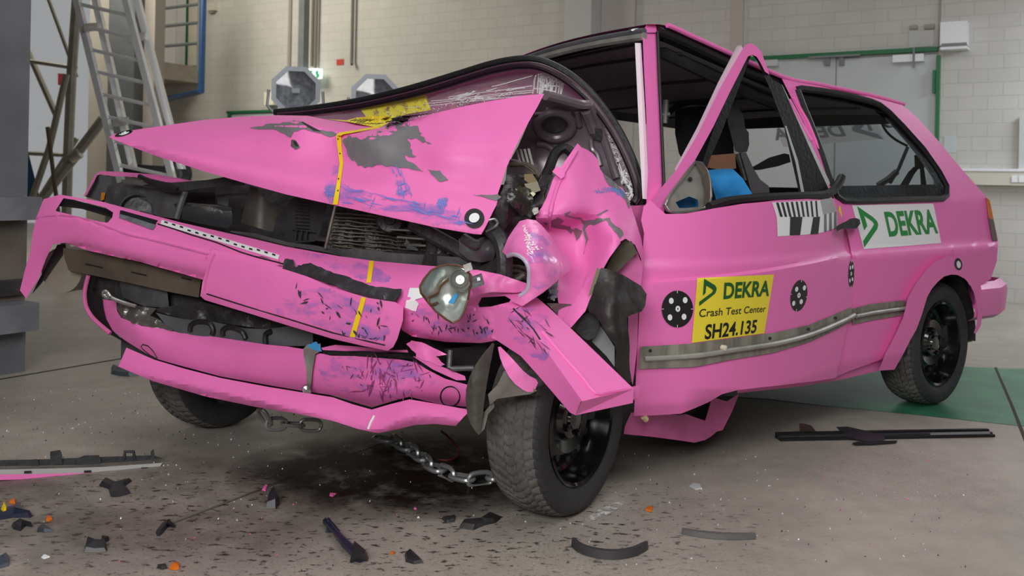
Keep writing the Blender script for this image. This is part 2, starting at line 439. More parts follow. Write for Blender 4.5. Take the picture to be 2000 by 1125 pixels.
def floor_material():
    m = bpy.data.materials.new('concrete_floor'); m.use_nodes = True; nt = m.node_tree; b = nt.nodes['Principled BSDF']; L = nt.links
    tc = nt.nodes.new('ShaderNodeTexCoord')
    def ramp(scale, p0, p1, c0, c1, det=6, rough=.6):
        n = nt.nodes.new('ShaderNodeTexNoise'); n.inputs['Scale'].default_value = scale; n.inputs['Detail'].default_value = det
        n.inputs['Roughness'].default_value = rough
        L.new(tc.outputs['Object'], n.inputs[0]); r = nt.nodes.new('ShaderNodeValToRGB')
        r.color_ramp.elements[0].position = p0; r.color_ramp.elements[1].position = p1
        r.color_ramp.elements[0].color = c0; r.color_ramp.elements[1].color = c1
        L.new(n.outputs[0], r.inputs[0]); return r.outputs[0]
    base = ramp(1.1, .3, .7, srgb('#9E968D'), srgb('#B8B1A7'))
    mott = ramp(9, .3, .7, (.80, .80, .80, 1), (1, 1, 1, 1))
    grit = ramp(130, .56, .66, (1, 1, 1, 1), (.55, .52, .50, 1), 3)
    gmask = ramp(.9, .40, .58, (0, 0, 0, 1), (1, 1, 1, 1), 4)
    def mul(a, c, fac=1.0):
        x = nt.nodes.new('ShaderNodeMix'); x.data_type = 'RGBA'; x.blend_type = 'MULTIPLY'
        if isinstance(fac, float): x.inputs[0].default_value = fac
        else: L.new(fac, x.inputs[0])
        L.new(a, x.inputs[6]); L.new(c, x.inputs[7]); return x.outputs[2]
    L.new(mul(mul(base, mott), grit, gmask), b.inputs['Base Color'])
    b.inputs['Roughness'].default_value = .42; b.inputs['Specular IOR Level'].default_value = .35
    n = nt.nodes.new('ShaderNodeTexNoise'); n.inputs['Scale'].default_value = 60; L.new(tc.outputs['Object'], n.inputs[0])
    bp = nt.nodes.new('ShaderNodeBump'); bp.inputs['Strength'].default_value = .12; bp.inputs['Distance'].default_value = .01
    L.new(n.outputs[0], bp.inputs['Height']); L.new(bp.outputs[0], b.inputs['Normal']); MATS['floor'] = m; return m
FLOOR = floor_material()
mb = MB()
mb.abox((-10, -2.5, -.1), (11, 19, 0), FLOOR); mb.build('floor', kind='structure', flat=True)
CEILM = mat('ceiling_grey', '#B9B7B2', .9)
MB().abox((-10, -2.5, HW), (11, 19, HW + .1), CEILM).build('ceiling', kind='structure', flat=True)
SIDEW = mat('side_wall_paint', '#918A81', .8)
MB().abox((-10.1, -2.5, 0), (-10, 19, HW), SIDEW).build('wall_left', kind='structure', flat=True)
MB().abox((-10.1, -2.6, 0), (11, -2.5, HW), SIDEW).build('wall_front', kind='structure', flat=True)
MB().abox((11, -2.6, 0), (11.1, 12, HW), SIDEW).build('wall_right', kind='structure', flat=True)
# painted green bay under the car and the slab joints
GPAINT = mat('green_floor_paint', '#3E8C6C', .3, var=.35, vs=5, col2='#356F58')
sheet('floor_paint', [(1380, 779), (1420, 774), (1500, 779), (1600, 791), (1700, 801), (1800, 811), (1987, 831), (2100, 843), (2100, 722), (1947, 719), (1800, 712), (1600, 705), (1440, 712)], lambda x, y: G(x, y, .0015), GPAINT, thick=0, step=None, label='green painted floor bay under the rear wheel', cat='floor marking', kind='structure')
JOINT = mat('dark_joint', '#3A352F', .9)
JG = mat('dusty_joint', '#5F5A52', .9)
def joint(n, pts, wd, m=JOINT):
    mb = MB()
    for a, b in zip(pts, pts[1:]):
        a, b = G(*a), G(*b); d = (b - a).normalized(); n_ = Vector((-d.y, d.x, 0)) * wd / 2; z = Vector((0, 0, .002))
        mb.add([a - n_ + z, b - n_ + z, b + n_ + z, a + n_ + z], [(0, 1, 2, 3)], m)
    mb.build('trim_%d' % n, kind='structure', flat=True)
joint(1, [(-40, 748), (236, 701), (330, 685)], .018)
joint(2, [(330, 1025), (518, 953), (640, 906), (760, 862)], .010, JG)
joint(3, [(1944, 718), (1975, 790), (2010, 878)], .014)
# ---- wall furniture
BEIGE = mat('beige_paint', '#CFCBBE', .6); LGREY = mat('pale_grey_paint', '#C2C4C2', .6); MGREY = mat('grey_steel_paint', '#7B7F82', .5, var=.15)
DGREY = mat('dark_grey_steel_paint', '#43474A', .5, var=.15); TAUPE = mat('taupe_paint', '#9A938C', .7)
DOORM = mat('door_leaf_grey', '#BFC5C6', .45, var=.06, vs=2); FRAMEG = mat('green_door_frame', '#1F6B41', .45); BLUEP = mat('blue_pipe_paint', '#1F4876', .4)
BRIGHT = mat('white_panel', '#F2F2F0', .6)
def wbox(mb, x0, x1, y0, y1, o0, o1, m):
    """box on the back wall spanning image columns x0..x1 and rows y0..y1 at the wall, from o0 to o1 in front of it"""
    a, b = W((x0), (y0 + y1) / 2, o0), W(x1, (y0 + y1) / 2, o0); zt, zb = W((x0 + x1) / 2, y0, o0).z, W((x0 + x1) / 2, y1, o0).z
    d = (b - a); d.z = 0; c = (a + b) / 2 + WN * (o1 - o0) / 2; c.z = (zt + zb) / 2
    return mb.box(c, d / 2, WN * (o1 - o0) / 2, (0, 0, (zt - zb) / 2), m)
def wthing(name, label, cat, boxes, kind=None):
    """first box is the body when there is one; further (part, box) pairs become parts"""
    if len(boxes) == 1:
        mb = MB(); wbox(mb, *boxes[0][1:]); return mb.build(name, None, label, cat, kind=kind, flat=True)
    ctr = W((boxes[0][1] + boxes[0][2]) / 2, boxes[0][4], 0)
    t = thing(name, ctr, label, cat)
    if kind: t['kind'] = kind
    for b in boxes:
        mb = MB(); wbox(mb, *b[1:]); mb.build(b[0], t, flat=True)
    return t
def pillar(name, x0, x1, o1, m, label, o0=0.0):
    a, b = W(x0, 300, o1), W(x1, 300, o1); d = b - a; d.z = 0; c = (a + b) / 2 - WN * (o1 - o0) / 2; c.z = HW / 2
    return MB().box(c, d / 2, WN * (o1 - o0) / 2, (0, 0, HW / 2), m).build(name, None, label, 'pillar', 'wall pillars on the back wall', flat=True)
pillar('wall_pillar', 1097, 1149, .30, LGREY, 'pale green grey pillar on the back wall behind the car roof')
pillar('wall_pillar', 1169, 1234, .06, mat('pinkish_grey_paint', '#BBB5B2', .7), 'pinkish grey flat pillar beside the pale green grey one')
pillar('wall_pillar', 1423, 1446, .03, mat('pinkish_brick_paint', '#BDB2AC', .7), 'narrow pinkish strip pillar left of the double door')
# double door at the right
t = thing('double_door', W(1640, 560, 0), 'pale grey double steel door in a green frame behind the car', 'door')
def part(nm, *bx, par=t):
    mb = MB()
    for b in bx: wbox(mb, *b)
    return mb.build(nm, par, flat=True)
fr = part('frame', (1410, 1833, 104, 112, 0, .07, FRAMEG), (1826, 1833, 110, 600, 0, .07, FRAMEG), (1410, 1417, 110, 560, 0, .07, FRAMEG))
lf = part('door_leaf', (1632, 1826, 112, 600, 0, .03, DOORM)); part('hinge', (1823, 1828, 138, 182, .03, .09, FRAMEG), par=lf)
lf2 = part('door_leaf', (1417, 1629, 112, 590, 0, .03, DOORM))
part('door_closer', (1746, 1806, 108, 122, .03, .10, WHITE)); part('door_closer', (1497, 1522, 118, 130, .03, .09, LGREY))
part('latch_bracket', (1611, 1622, 112, 128, .03, .07, MGREY)); part('latch_bracket', (1640, 1650, 112, 128, .03, .07, MGREY))
part('closer_rail', (1580, 1680, 108, 112, .07, .09, MGREY)); part('closer_arm', (1783, 1787, 93, 132, .10, .115, MGREY))
wthing('wall_heater', 'white wall heater box with a dark slot right of the green door frame', 'heater', [('housing', 1841, 1893, 47, 92, 0, .16, WHITE), ('vent', 1843, 1892, 88, 94, .02, .165, MGREY), ('base_lip', 1841, 1893, 95, 100, 0, .16, WHITE)])
wthing('conduit', 'grey vertical cable conduit above the right corner of the green door frame', 'conduit', [('conduit', 1834, 1838, -40, 92, 0, .03, TAUPE)])
wthing('cover_plate', 'pale square cover plate above the door closer', 'plate', [('plate', 1776, 1824, 60, 92, 0, .015, LGREY), ('bracket', 1777, 1793, 50, 57, 0, .03, TAUPE), ('bracket', 1806, 1826, 48, 57, 0, .03, TAUPE)])
wthing('cable_trunking', 'cream cable trunking with a double socket along the wall at right', 'trunking', [('channel', 1860, 2060, 333, 362, 0, .09, BEIGE), ('top_cover', 1860, 2060, 330, 335, 0, .10, WHITE), ('socket', 1976, 1988, 343, 356, .09, .10, WHITE), ('socket', 1990, 2004, 343, 356, .09, .10, WHITE)])
wthing('notice_sheet', 'pale notice sheet taped to the wall above the car tail', 'notice', [('sheet', 1844, 1867, 266, 298, 0, .004, mat('paper', '#C3CACC', .8))])
wthing('wall_panel', 'grey panel at the right edge of the frame above the trunking', 'panel', [('panel', 1991, 2050, 228, 333, 0, .05, LGREY)])
# left part of the back wall
wthing('conduit', 'thin taupe conduit left of the tall grey steel post', 'conduit', [('conduit', 564, 569, -40, 300, 0, .03, TAUPE)])
wthing('steel_post', 'tall grey steel post on the wall behind the left floodlight', 'post', [('post', 588, 599, -40, 420, .02, .10, MGREY)])
for x, y1, lab in ((609, 130, 'left of two brown pipes running down to the green exit sign'), (616, 132, 'right of two brown pipes running down to the green exit sign'), (687, 118, 'brown pipe with a bent end right of the red wall sign')):
    a = W(x, -40, .06); b = W(x, y1, .06); a = Vector((b.x, b.y, a.z))
    pts = [a, b] if x < 650 else [a, b, b + Vector((0.01, -.05, -.06))]
    tube('pipe', pts, .022, mat('brown_pipe', '#6F6A62', .5), label=lab, cat='pipe', group='brown pipes on the back wall')
# exit sign, red sign
t = thing('exit_sign', W(610, 155, .1), 'lit white and green emergency exit sign on the back wall', 'sign')
SIGNW = mat('lit_sign_white', '#E8FFF4', .4, emit=1.0); SIGNG = mat('lit_sign_green', '#12A36A', .4, emit=.35)
mb = MB(); wbox(mb, 590, 630, 136, 155, .13, .22, SIGNW); mb.build('housing', t, flat=True)
mb = MB()
def sg(pts): mb.sheet([(x, y) for x, y in pts], lambda x, y: W(x, y, .224), SIGNG, thick=0, step=None)
sg([(592, 138), (610, 137.5), (610, 141), (606, 145.5), (610, 150), (610, 153), (592, 153.5), (592, 149), (598, 145.5), (592, 142)])
sg([(617, 138), (622, 138), (621, 143), (624, 147), (622, 152), (617, 152), (618, 147), (616, 143)])
mb.build('symbol', t, flat=True)
wthing('red_sign', 'small red sign on the back wall between brown pipes', 'sign', [('plate', 658, 672, 116, 127, 0, .01, mat('red_sign_paint', '#B9413A', .5))])
wthing('sensor_box', 'small beige sensor box near the blue pipe', 'sensor', [('housing', 412, 426, 6, 22, 0, .08, BEIGE), ('lens', 414, 422, 18, 26, 0, .06, TAUPE)])
t = thing('green_frame_door', W(490, 400, 0), 'far door with a thin green frame seen behind the pink bonnet', 'door')
part('frame', (448, 545, 216, 221, 0, .06, FRAMEG), (448, 453, 219, 470, 0, .06, FRAMEG), par=t); part('door_leaf', (453, 545, 222, 470, 0, .03, DOORM), par=t)
wthing('wall_socket', 'small cream switch box left of the left floodlight', 'switch', [('housing', 526, 544, 181, 206, 0, .10, mat('cream_plastic', '#F1ECDD', .5))])
# balcony with bright panels
t = thing('balcony', W(345, 180, .3), 'small concrete balcony with railing on the left of the back wall', 'balcony')
BY = 1.1
mb = MB()
def bal(x, y, o=BY): return W(x, y, o)
def slab(mb, x0, x1, yt, yb, o0, o1, m): wbox(mb, x0, x1, yt, yb, o0, o1, m)
mb = MB(); slab(mb, 300, 389, 134, 165, .10, 1.0, mat('balcony_concrete', '#A39B8E', .8, var=.2)); mb.build('deck', t, flat=True)
rl = MB(); a0, a1 = W(300, 60, 1.0), W(389, 60, 1.0)
for y in (8, 44, 84):
    z = W(389, y, 1.0).z; rl.tube([Vector((a0.x, a0.y, z)), Vector((a1.x, a1.y, z))], .022, MGREY)
for k in (0, 1):
    q = (a0, a1)[k]; rl.tube([Vector((q.x, q.y, W(389, 140, 1.0).z)), Vector((q.x, q.y, W(389, -20, 1.0).z))], .025, MGREY)
rl.build('railing', t)
wthing('bright_panel', 'bright white door panels behind the balcony railing', 'panel', [('leaf', 296, 346, -40, 128, .01, .03, BRIGHT), ('leaf', 348, 366, -40, 128, .01, .03, BRIGHT), ('strip', 366, 369, -40, 128, .01, .04, FRAMEG), ('leaf', 370, 394, -40, 128, .01, .03, mat('cream_panel', '#DCD5C6', .6))])
b1 = W(393, 178, 1.08); b0 = Vector((b1.x, b1.y, W(398, -40, 1.08).z)); b2 = W(310, 184, .2)
tube('blue_pipe', [b0, b1, Vector((b2.x, b2.y, b1.z))], .045, BLUEP, label='blue pipe down the balcony corner and along under it', cat='pipe')
# corner columns left
def vcol(name, x0, x1, Y, m, label, dep=.35):
    a, b = P(x0, 330, Y), P(x1, 330, Y); d = (b - a) / 2; d.z = 0; n = Vector((-d.y, d.x, 0)).normalized()
    c = (a + b) / 2 + n * dep / 2; c.z = HW / 2
    return MB().box(c, d, n * dep / 2, (0, 0, HW / 2), m).build(name, None, label, 'column', flat=True)
vcol('steel_column', 208, 258, 11.6, DGREY, 'dark grey steel column behind the ladder')
vcol('masonry_column', 260, 297, 11.9, TAUPE, 'taupe column right of the dark steel column')
vcol('masonry_column', 170, 207, 12.2, mat('pale_taupe', '#8B867E', .7), 'pale column left of the dark steel column')
t2 = sheet('hazard_sign', [(113, 143), (134, 145), (134, 168), (113, 166)], depth(11.0), mat('dark_red_sign', '#6F1C1A', .5), thick=.02, step=None, label='dark red square sign behind the scaffold tubes', cat='sign')
# ---- grey steel crash block at the left edge
t = thing('crash_barrier', G(10, 735), 'massive grey steel crash barrier at the left edge of the hall', 'barrier')
BST = mat('barrier_grey_paint', '#6A6D73', .45, var=.2, vs=3, bump=.06); BST2 = mat('barrier_worn_paint', '#7B7E84', .5, var=.35, vs=5, bump=.1); BRN = mat('barrier_dirty_steel', '#6E675E', .55, var=.4, vs=4)
ba = P(52, 500, 4.75)
def bbox(nm, xr, z0, z1, m, y0=0.0, dep=1.0, wl_=1.6):
    """block squared to the hall whose far right corner shows at column xr"""
    r = P(xr, 500, 4.75 + y0); c = r - E1 * dep / 2 + E2 * wl_ / 2; c.z = (z0 + z1) / 2
    mb = MB(); mb.box(c, E1 * dep / 2, E2 * wl_ / 2, (0, 0, (z1 - z0) / 2), m); return mb.build(nm, t, flat=True)
z = lambda y: P(40, y, 4.75).z
bbox('upper_column', 51, z(384), 5.3, BST, .10)
bbox('ledge', 80, z(428), z(384), BST2, -.02)
bbox('post', 52, z(545), z(428), BRN, .05)
bbox('collar', 56, z(575), z(545), DARKER, .02)
bbox('post', 50, z(590), z(575), BRN, .05)
bbox('clamp_plate', 79, z(640), z(587), BST2, -.06)
bbox('base', 53, 0.0, z(640), BST, .0)
# ---- aluminium ladder
ALU = mat('ladder_aluminium', '#ECEFF1', .28, metal=.4, var=.1)
LY = 7.6
lad = thing('ladder', G(300, 585), 'tall aluminium extension ladder leaning behind the pink bonnet', 'ladder')
def ext(a, b, y):
    t_ = (y - a[1]) / (b[1] - a[1]); return (a[0] + (b[0] - a[0]) * t_, y)
rails = [((150, 0), (232, 335), 7.6), ((187, 0), (254, 300), 7.75), ((246, 0), (336, 345), 7.6), ((268, 0), (330, 235), 7.75)]
for a, b, Y in rails:
    p0, p1 = ext(a, b, -60), ext(a, b, 578 if Y < 7.7 else 330)
    q0, q1 = P(p0[0], p0[1], Y), P(p1[0], p1[1], Y); d = (q1 - q0); w_ = Vector((.024, 0, 0)); n = d.cross(Vector((1, 0, 0))).normalized() * .032
    MB().box((q0 + q1) / 2, d / 2, w_, n, ALU).build('rail', lad, flat=True)
for y in (8, 52, 97, 140, 184, 228, 275, 322):
    l, r_ = ext(*rails[0][:2], y), ext(*rails[2][:2], y + 22)
    tube('rung', [P(l[0] + 3, y, 7.6), P(r_[0] - 3, y + 22, 7.6)], .016, ALU, lad)
for (x0, y0, x1, y1) in ((166, 54, 192, 52), (252, 77, 284, 70), (222, 240, 250, 236)):
    a, b = P(x0, y0, 7.55), P(x1, y1, 7.7)
    MB().box((a + b) / 2, (b - a) / 2, (0, .02, 0), (0, 0, .03), GALV).build('bracket', lad, flat=True)
# ---- scaffold tower tubes
SCF = mat('scaffold_galvanised', '#A3A197', .45, metal=.4, var=.2)
sc = thing('scaffold', G(130, 560), 'galvanised scaffold frame of upright and diagonal tubes at left', 'scaffold')
for nm, pts, r in (('upright', [(152, -30, 9), (140, 140, 9), (133, 300, 9), (126, 562, 9)], .045),
        ('diagonal', [(60, 395, 8.8), (96, 290, 8.8), (130, 145, 8.8)], .03), ('diagonal', [(80, 390, 8.7), (147, 305, 8.7)], .045), ('diagonal', [(150, 300, 8.7), (202, 232, 8.7)], .045),
        ('diagonal', [(88, -20, 9.4), (150, 150, 9.4)], .018), ('diagonal', [(50, 90, 9.6), (112, 230, 9.6)], .03), ('brace', [(50, 118, 9), (150, 133, 9)], .022), ('brace', [(50, 299, 9), (132, 303, 9)], .022), ('diagonal', [(85, 375, 9.6), (150, 270, 9.6)], .025)):
    tube(nm, PP(pts), r, SCF, sc)
MB().lathe(P(147, 304, 8.65), (1, 0, .6), [(-.05, .05), (.05, .05)], GALV, 12).build('coupler', sc)
tube('broom_handle', PP([(93, 248, 8.4), (108, 370, 8.4), (135, 570, 8.4)]), .018, mat('brown_wood', '#5B503F', .7), label='brown wooden broom handle leaning against the scaffold', cat='handle')
sheet('blue_board', [(52, 285), (56, 300), (75, 375), (80, 400), (52, 400)], depth(8.9), mat('dull_blue', '#2F5578', .6), thick=.02, step=None, label='blue board leaning beside the grey crash barrier', cat='board')
# ---- case and wheel at the ladder foot, two floodlights
t = thing('equipment_case', G(295, 575), 'black case on a stand behind the right front wing', 'case')
MB().box(P(290, 335, 8.05), (.225, 0, -.01), (0, .10, 0), (0, 0, .055), PLAST).build('body', t, flat=True)
MB().box(P(282, 334, 7.945), (.03, 0, 0), (0, .004, 0), (0, 0, .014), MGREY).build('badge', t, flat=True)
b = P(290, 360, 8.05); MB().box((b.x, b.y, b.z / 2), (.16, 0, 0), (0, .08, 0), (0, 0, b.z / 2 - .001), DGREY).build('stand', t, flat=True)
t = thing('caster_wheel', P(345, 350, 8.3), 'black wheel of the trolley right of the black case', 'wheel')
MB().lathe(P(345, 340, 8.3), (.3, -1, 0), [(-.05, .06), (-.05, .11), (-.03, .13), (.03, .13), (.05, .11), (.05, .06)], PLAST, 24).build('tyre', t)
MB().lathe(P(345, 340, 8.3), (.3, -1, 0), [(-.06, .05), (.06, .05)], MGREY, 20).build('hub', t)
a = P(345, 370, 8.3); tube('stand', [Vector((a.x, a.y, .0)), Vector((a.x, a.y, a.z))], .03, DGREY, t)
HOUS = mat('floodlight_housing', '#8B9198', .4, metal=.4); LENS = mat('floodlight_reflector', '#C9CBCF', .4, metal=0., var=.45, vs=26, bump=.6, bs=30)
LGL = glassmat('floodlight_glass', '#DDE0E4', .05)
def flood(cx, cy, Y, s, label):
    c = P(cx, cy, Y); g = Vector((c.x, c.y, 0)); t = thing('floodlight', g, label, 'floodlight', 'octagonal floodlights behind the bonnet')
    ax = (CAM - c); ax.z *= .5; ax.normalize()
    up = Vector((0, 0, 1)); u = ax.cross(up).normalized()
    mb = MB(); mb.lathe(c, ax, [(-.16, .06 * s), (-.10, .17 * s), (.0, .205 * s), (.02, .205 * s), (.02, .165 * s)], HOUS, 8, caps=False, ref=(u * math.sin(.3927) + up * math.cos(.3927)))
    mb.build('housing', t, ang=20)
    MB().lathe(c, ax, [(.015, .165 * s), (-.03, .14 * s), (-.08, .08 * s), (-.09, .001)], LENS, 24, caps=False).build('reflector', t)
    MB().lathe(c, ax, [(.018, .166 * s), (.02, .001)], LGL, 24, caps=False).build('front_glass', t)
    MB().box(c - ax * .03, u * .03 * s, ax * .02, up * .018, WHITE).build('lamp', t, flat=True)
    k = MB(); k.tube([c - u * .21 * s, c - u * .22 * s - up * .12, c - u * .1 * s - up * .26 * s, c + u * .1 * s - up * .26 * s, c + u * .22 * s - up * .12, c + u * .21 * s], .012, HOUS); k.build('yoke', t)
    tube('stand_pole', [c - up * .26 * s, Vector((c.x, c.y, .25))], .02, DGREY, t)
    for a in (0, 2.1, 4.2):
        tube('leg', [Vector((c.x, c.y, .30)), Vector((c.x + .4 * math.cos(a), c.y + .4 * math.sin(a), .012))], .012, DGREY, t)
flood(578, 177, 7.4, .98, 'octagonal grey floodlight standing farther left behind the bonnet')
flood(733, 192, 7.4, .98, 'octagonal grey floodlight half hidden behind the black windscreen seal')
# ================================================================ the crashed car
car = thing('crashed_car', C(1.2, 0, 0), 'pink crash test hatchback with its front left corner smashed in', 'car')
def zm(ox, oy, k, pts): return [(ox + x / k, oy + y / k) for x, y in pts]
def sstep(t): t = max(0., min(1., t)); return t * t * (3 - 2 * t)
def ilin(pts, x):
    if x <= pts[0][0]: return pts[0][1]
    for a, b in zip(pts, pts[1:]):
        if x <= b[0]: return a[1] + (b[1] - a[1]) * (x - a[0]) / (b[0] - a[0])
    return pts[-1][1]
# ---- roof
rl = [(1266, 47), (1300, 50), (1350, 72), (1430, 108), (1530, 152), (1600, 166), (1700, 187), (1762, 204)]
Lp = [S(x, y, .62 if x < 1500 else .63) for x, y in rl]
Rp = []
for i, p in enumerate(Lp):
    f, l, z_ = tocar(p); t_ = i / 7
    Rp.append(C(f - .18 * (1 - t_) ** 2, -.60, z_ - .08 * (1 - t_) ** 2))
mb = MB(); N = 14; v = []
dL = [cr1(Lp, i / 6) for i in range(43)]; dR = [cr1(Rp, i / 6) for i in range(43)]
for a, b in zip(dL, dR):
    for j in range(N + 1):
        u = j / N; v.append(a.lerp(b, u) + Vector((0, 0, .035 * math.sin(math.pi * u))))
f = [(i * (N + 1) + j, i * (N + 1) + j + 1, (i + 1) * (N + 1) + j + 1, (i + 1) * (N + 1) + j) for i in range(42) for j in range(N)]
k = len(v); low = [q - Vector((0, 0, .03)) for q in v]
mb.add(v, f, PINK); mb.add(low, [q[::-1] for q in f], mat('grey_headliner', '#8E8D92', .85, bump=.1, bs=50))
roof = mb.build('roof', car)
HL = mat('grey_headliner', '#8E8D92', .85, bump=.1, bs=50)
def inset(q, k):
    a, b = q; d = (b - a).normalized(); return a + d * k - Vector((0, 0, .05)), b - d * k - Vector((0, 0, .05))
v = []
for a, b in zip(dL, dR):
    a, b = inset((a, b), .03)
    for j in range(9): v.append(a.lerp(b, j / 8) + Vector((0, 0, .02 * math.sin(math.pi * j / 8))))
f = [(i * 9 + j, i * 9 + j + 1, (i + 1) * 9 + j + 1, (i + 1) * 9 + j) for i in range(42) for j in range(8)]
MB().add(v, [q[::-1] for q in f], HL).build('headliner', car)
mb = MB()
for i in (4, 12, 20, 28, 36):
    a, b = inset((dL[i], dR[i]), .05); mb.tube([a - Vector((0, 0, .004)), (a + b) / 2 + Vector((0, 0, .012)), b - Vector((0, 0, .004))], .006, PLAST, n=6, smooth=4)
mb.build('headliner_seam', car)
tube('drip_rail', [q + LV * .008 for q in dL[6:]], .009, PINK, car)
mb = MB(); mb.sheet(ell(1240, 58, 13, 3.4, 16, -.12), lambda x, y: P(x, y, 3.36), BLK, thick=.002, step=None); mb.sheet(ell(1241, 58, 9, 2.2, 16, -.12), lambda x, y: P(x, y, 3.355), WHITE, thick=.002, step=None)
mb.build('target_marker', roof, label='small black and white target on the front edge of the roof')
# windscreen opening frame
a, b = Lp[0] + FV * .02 - Vector((0, 0, .045)), Rp[0] + FV * .02 - Vector((0, 0, .045))
mb = MB(); arc = [a.lerp(b, t_ / 10) + Vector((0, 0, .035 * math.sin(math.pi * t_ / 10))) for t_ in range(11)]
mb.tube([q + Vector((0, 0, .018)) for q in arc], .012, GREYP, n=8); mb.tube(arc, .014, GALV, n=8)
mb.build('windscreen_header', car)
sheet('windscreen_flange', [(1240, 84), (1252, 84), (1259, 200), (1264, 300), (1268, 390), (1255, 388), (1250, 300), (1245, 190)], side(-.02), mat('white_flange', '#F2F3F5', .4), car, thick=.01)
sheet('a_pillar', [(1255, 62), (1263, 48), (1280, 46), (1284, 60), (1287, 140), (1291, 250), (1295, 345), (1297, 400), (1262, 405), (1266, 330), (1262, 220), (1257, 120)], side(.0), PINK, car, thick=.03)
tube('a_pillar_seal', [SB(x, y, .01) for x, y in ((1284, 62), (1287, 140), (1292, 250), (1296, 345), (1297, 385))], .006, BLACK, car)
# right a pillar
tube('a_pillar', [Rp[0] - Vector((0, 0, .04)), C(1.75, -.68, 1.2), C(1.95, -.74, .94)], .035, PINK, car)
# side rail over the door: outer seal and inner headliner rail
rail = [(1284, 60), (1320, 75), (1400, 112), (1460, 142), (1528, 164)]
tube('door_opening_seal', [S(x, y, .612) for x, y in rail], .018, BLACK, car)
tube('grab_rail', [S(x, y + 16, .55) for x, y in [(1290, 62), (1330, 78), (1400, 110), (1460, 140), (1520, 165)]], .016, mat('grey_rail', '#4A4E50', .3), car)
tube('roof_side_trim', [S(x, y + 34, .53) for x, y in [(1290, 66), (1330, 84), (1400, 118), (1460, 146), (1530, 175)]], .026, PLAST, car)
# ---- quarter panel
qcrease = [(1660, 494), (1950, 471)]
def q_s(x, y): return SB(x, y, .012 * sstep((y - ilin(qcrease, x)) / 8.0))
wh = zm(1540, 150, 4.5, [(75, 112), (110, 103), (300, 125), (500, 160), (720, 215), (800, 248), (880, 310), (1000, 430), (1180, 630), (1320, 830), (1390, 960), (1390, 1040), (1350, 1072), (600, 1092), (480, 1086), (420, 1050), (370, 920), (300, 700), (220, 480), (130, 260)])
qo = [(1527, 154), (1600, 168), (1700, 189), (1762, 205), (1790, 228), (1830, 272), (1880, 332), (1925, 383), (1933, 392), (1941, 430), (1950, 472), (1947, 510), (1935, 545), (1915, 556), (1906, 545), (1895, 530), (1870, 520), (1845, 524), (1822, 545), (1800, 585), (1785, 640), (1762, 690), (1722, 702), (1660, 724), (1630, 737), (1640, 690), (1655, 620), (1662, 560), (1664, 500), (1655, 455), (1638, 410), (1622, 372), (1600, 320), (1570, 240), (1545, 190)]
quarter = sheet('quarter_panel', qo, q_s, PINK, car, thick=.02, holes=[wh], step=8, warp=(lambda x, y: (x, y - ilin(qcrease, x)), lambda x, y: (x, y + ilin(qcrease, x))))
sheet('quarter_window', wh, side(-.012), WIN, quarter, thick=0, step=None)
mb = MB(); mb.tube([SB(x, y, .002) for x, y in wh + wh[:1]], .014, BLACK, n=8); mb.build('window_seal', quarter)
mb = MB(); cp = zm(1540, 150, 4.5, [(800, 250), (1000, 440), (1180, 640), (1320, 840), (1380, 980)]); cq = zm(1540, 150, 4.5, [(760, 300), (900, 420), (1090, 640), (1260, 880), (1320, 1010)])
for (a, b), (c, d) in zip(zip(cp, cp[1:]), zip(cq, cq[1:])): mb.sheet([a, b, d, c], side(-.10), PLAST, thick=.02, step=None)
mb.build('pillar_trim', car)
sheet('window_shelf_trim', zm(1540, 150, 4.5, [(400, 960), (1340, 945), (1390, 1045), (480, 1080)]), side(-.06), PLAST, car, thick=.06, step=None)
tube('pressed_crease', [SB(x, y, .004) for x, y in zm(1540, 150, 4.5, [(5, 200), (90, 360), (150, 480), (200, 560)])], .007, PINK, quarter)
tube('pressed_crease', [SB(x, y, .004) for x, y in ((1550, 190), (1577, 236), (1600, 290), (1618, 336))], .006, PINK, quarter)
# flare round the rear wheel
fo = [(1773, 582), (1790, 552), (1809, 527), (1828, 510), (1849, 500), (1868, 501), (1884, 509), (1898, 521), (1907, 536), (1915, 556), (1920, 580), (1919, 610), (1916, 635), (1907, 651)]
fi = [(1902, 651), (1908, 630), (1909, 611), (1907, 590), (1902, 571), (1894, 555), (1884, 544), (1870, 537), (1858, 536), (1844, 540), (1831, 551), (1820, 564), (1811, 580), (1800, 616), (1790, 643), (1778, 664), (1765, 690), (1747, 722), (1716, 724), (1729, 691), (1748, 655), (1764, 620)]
flare = sheet('wheel_arch_flare', fo + fi, side(.035), PINK, car, thick=.03, step=10)
mb = MB(); mb.sheet(ell(1872, 516, 7.5, 12, 20, -.15), side(.035), BLK, thick=0, step=None, lift=.004); mb.sheet(ell(1872.5, 516.5, 4.2, 7, 20, -.15), side(.035), WHITE, thick=0, step=None, lift=.006)
mb.build('target_marker', flare, label='small black and white target above the rear wheel')
mb = MB(); v = []
for i in range(17):
    t_ = math.pi * (i / 16 * 1.04 - .02); c_, s_ = math.cos(t_), math.sin(t_)
    for l_, r_ in ((.50, .001), (.50, .335), (.80, .335)): v.append(C(-.163 + c_ * r_, l_, .29 + s_ * r_))
mb.add(v, [(i * 3 + j, i * 3 + j + 1, i * 3 + 4 + j, i * 3 + 3 + j) for i in range(16) for j in range(2)], DARKER); mb.build('wheel_housing', car)
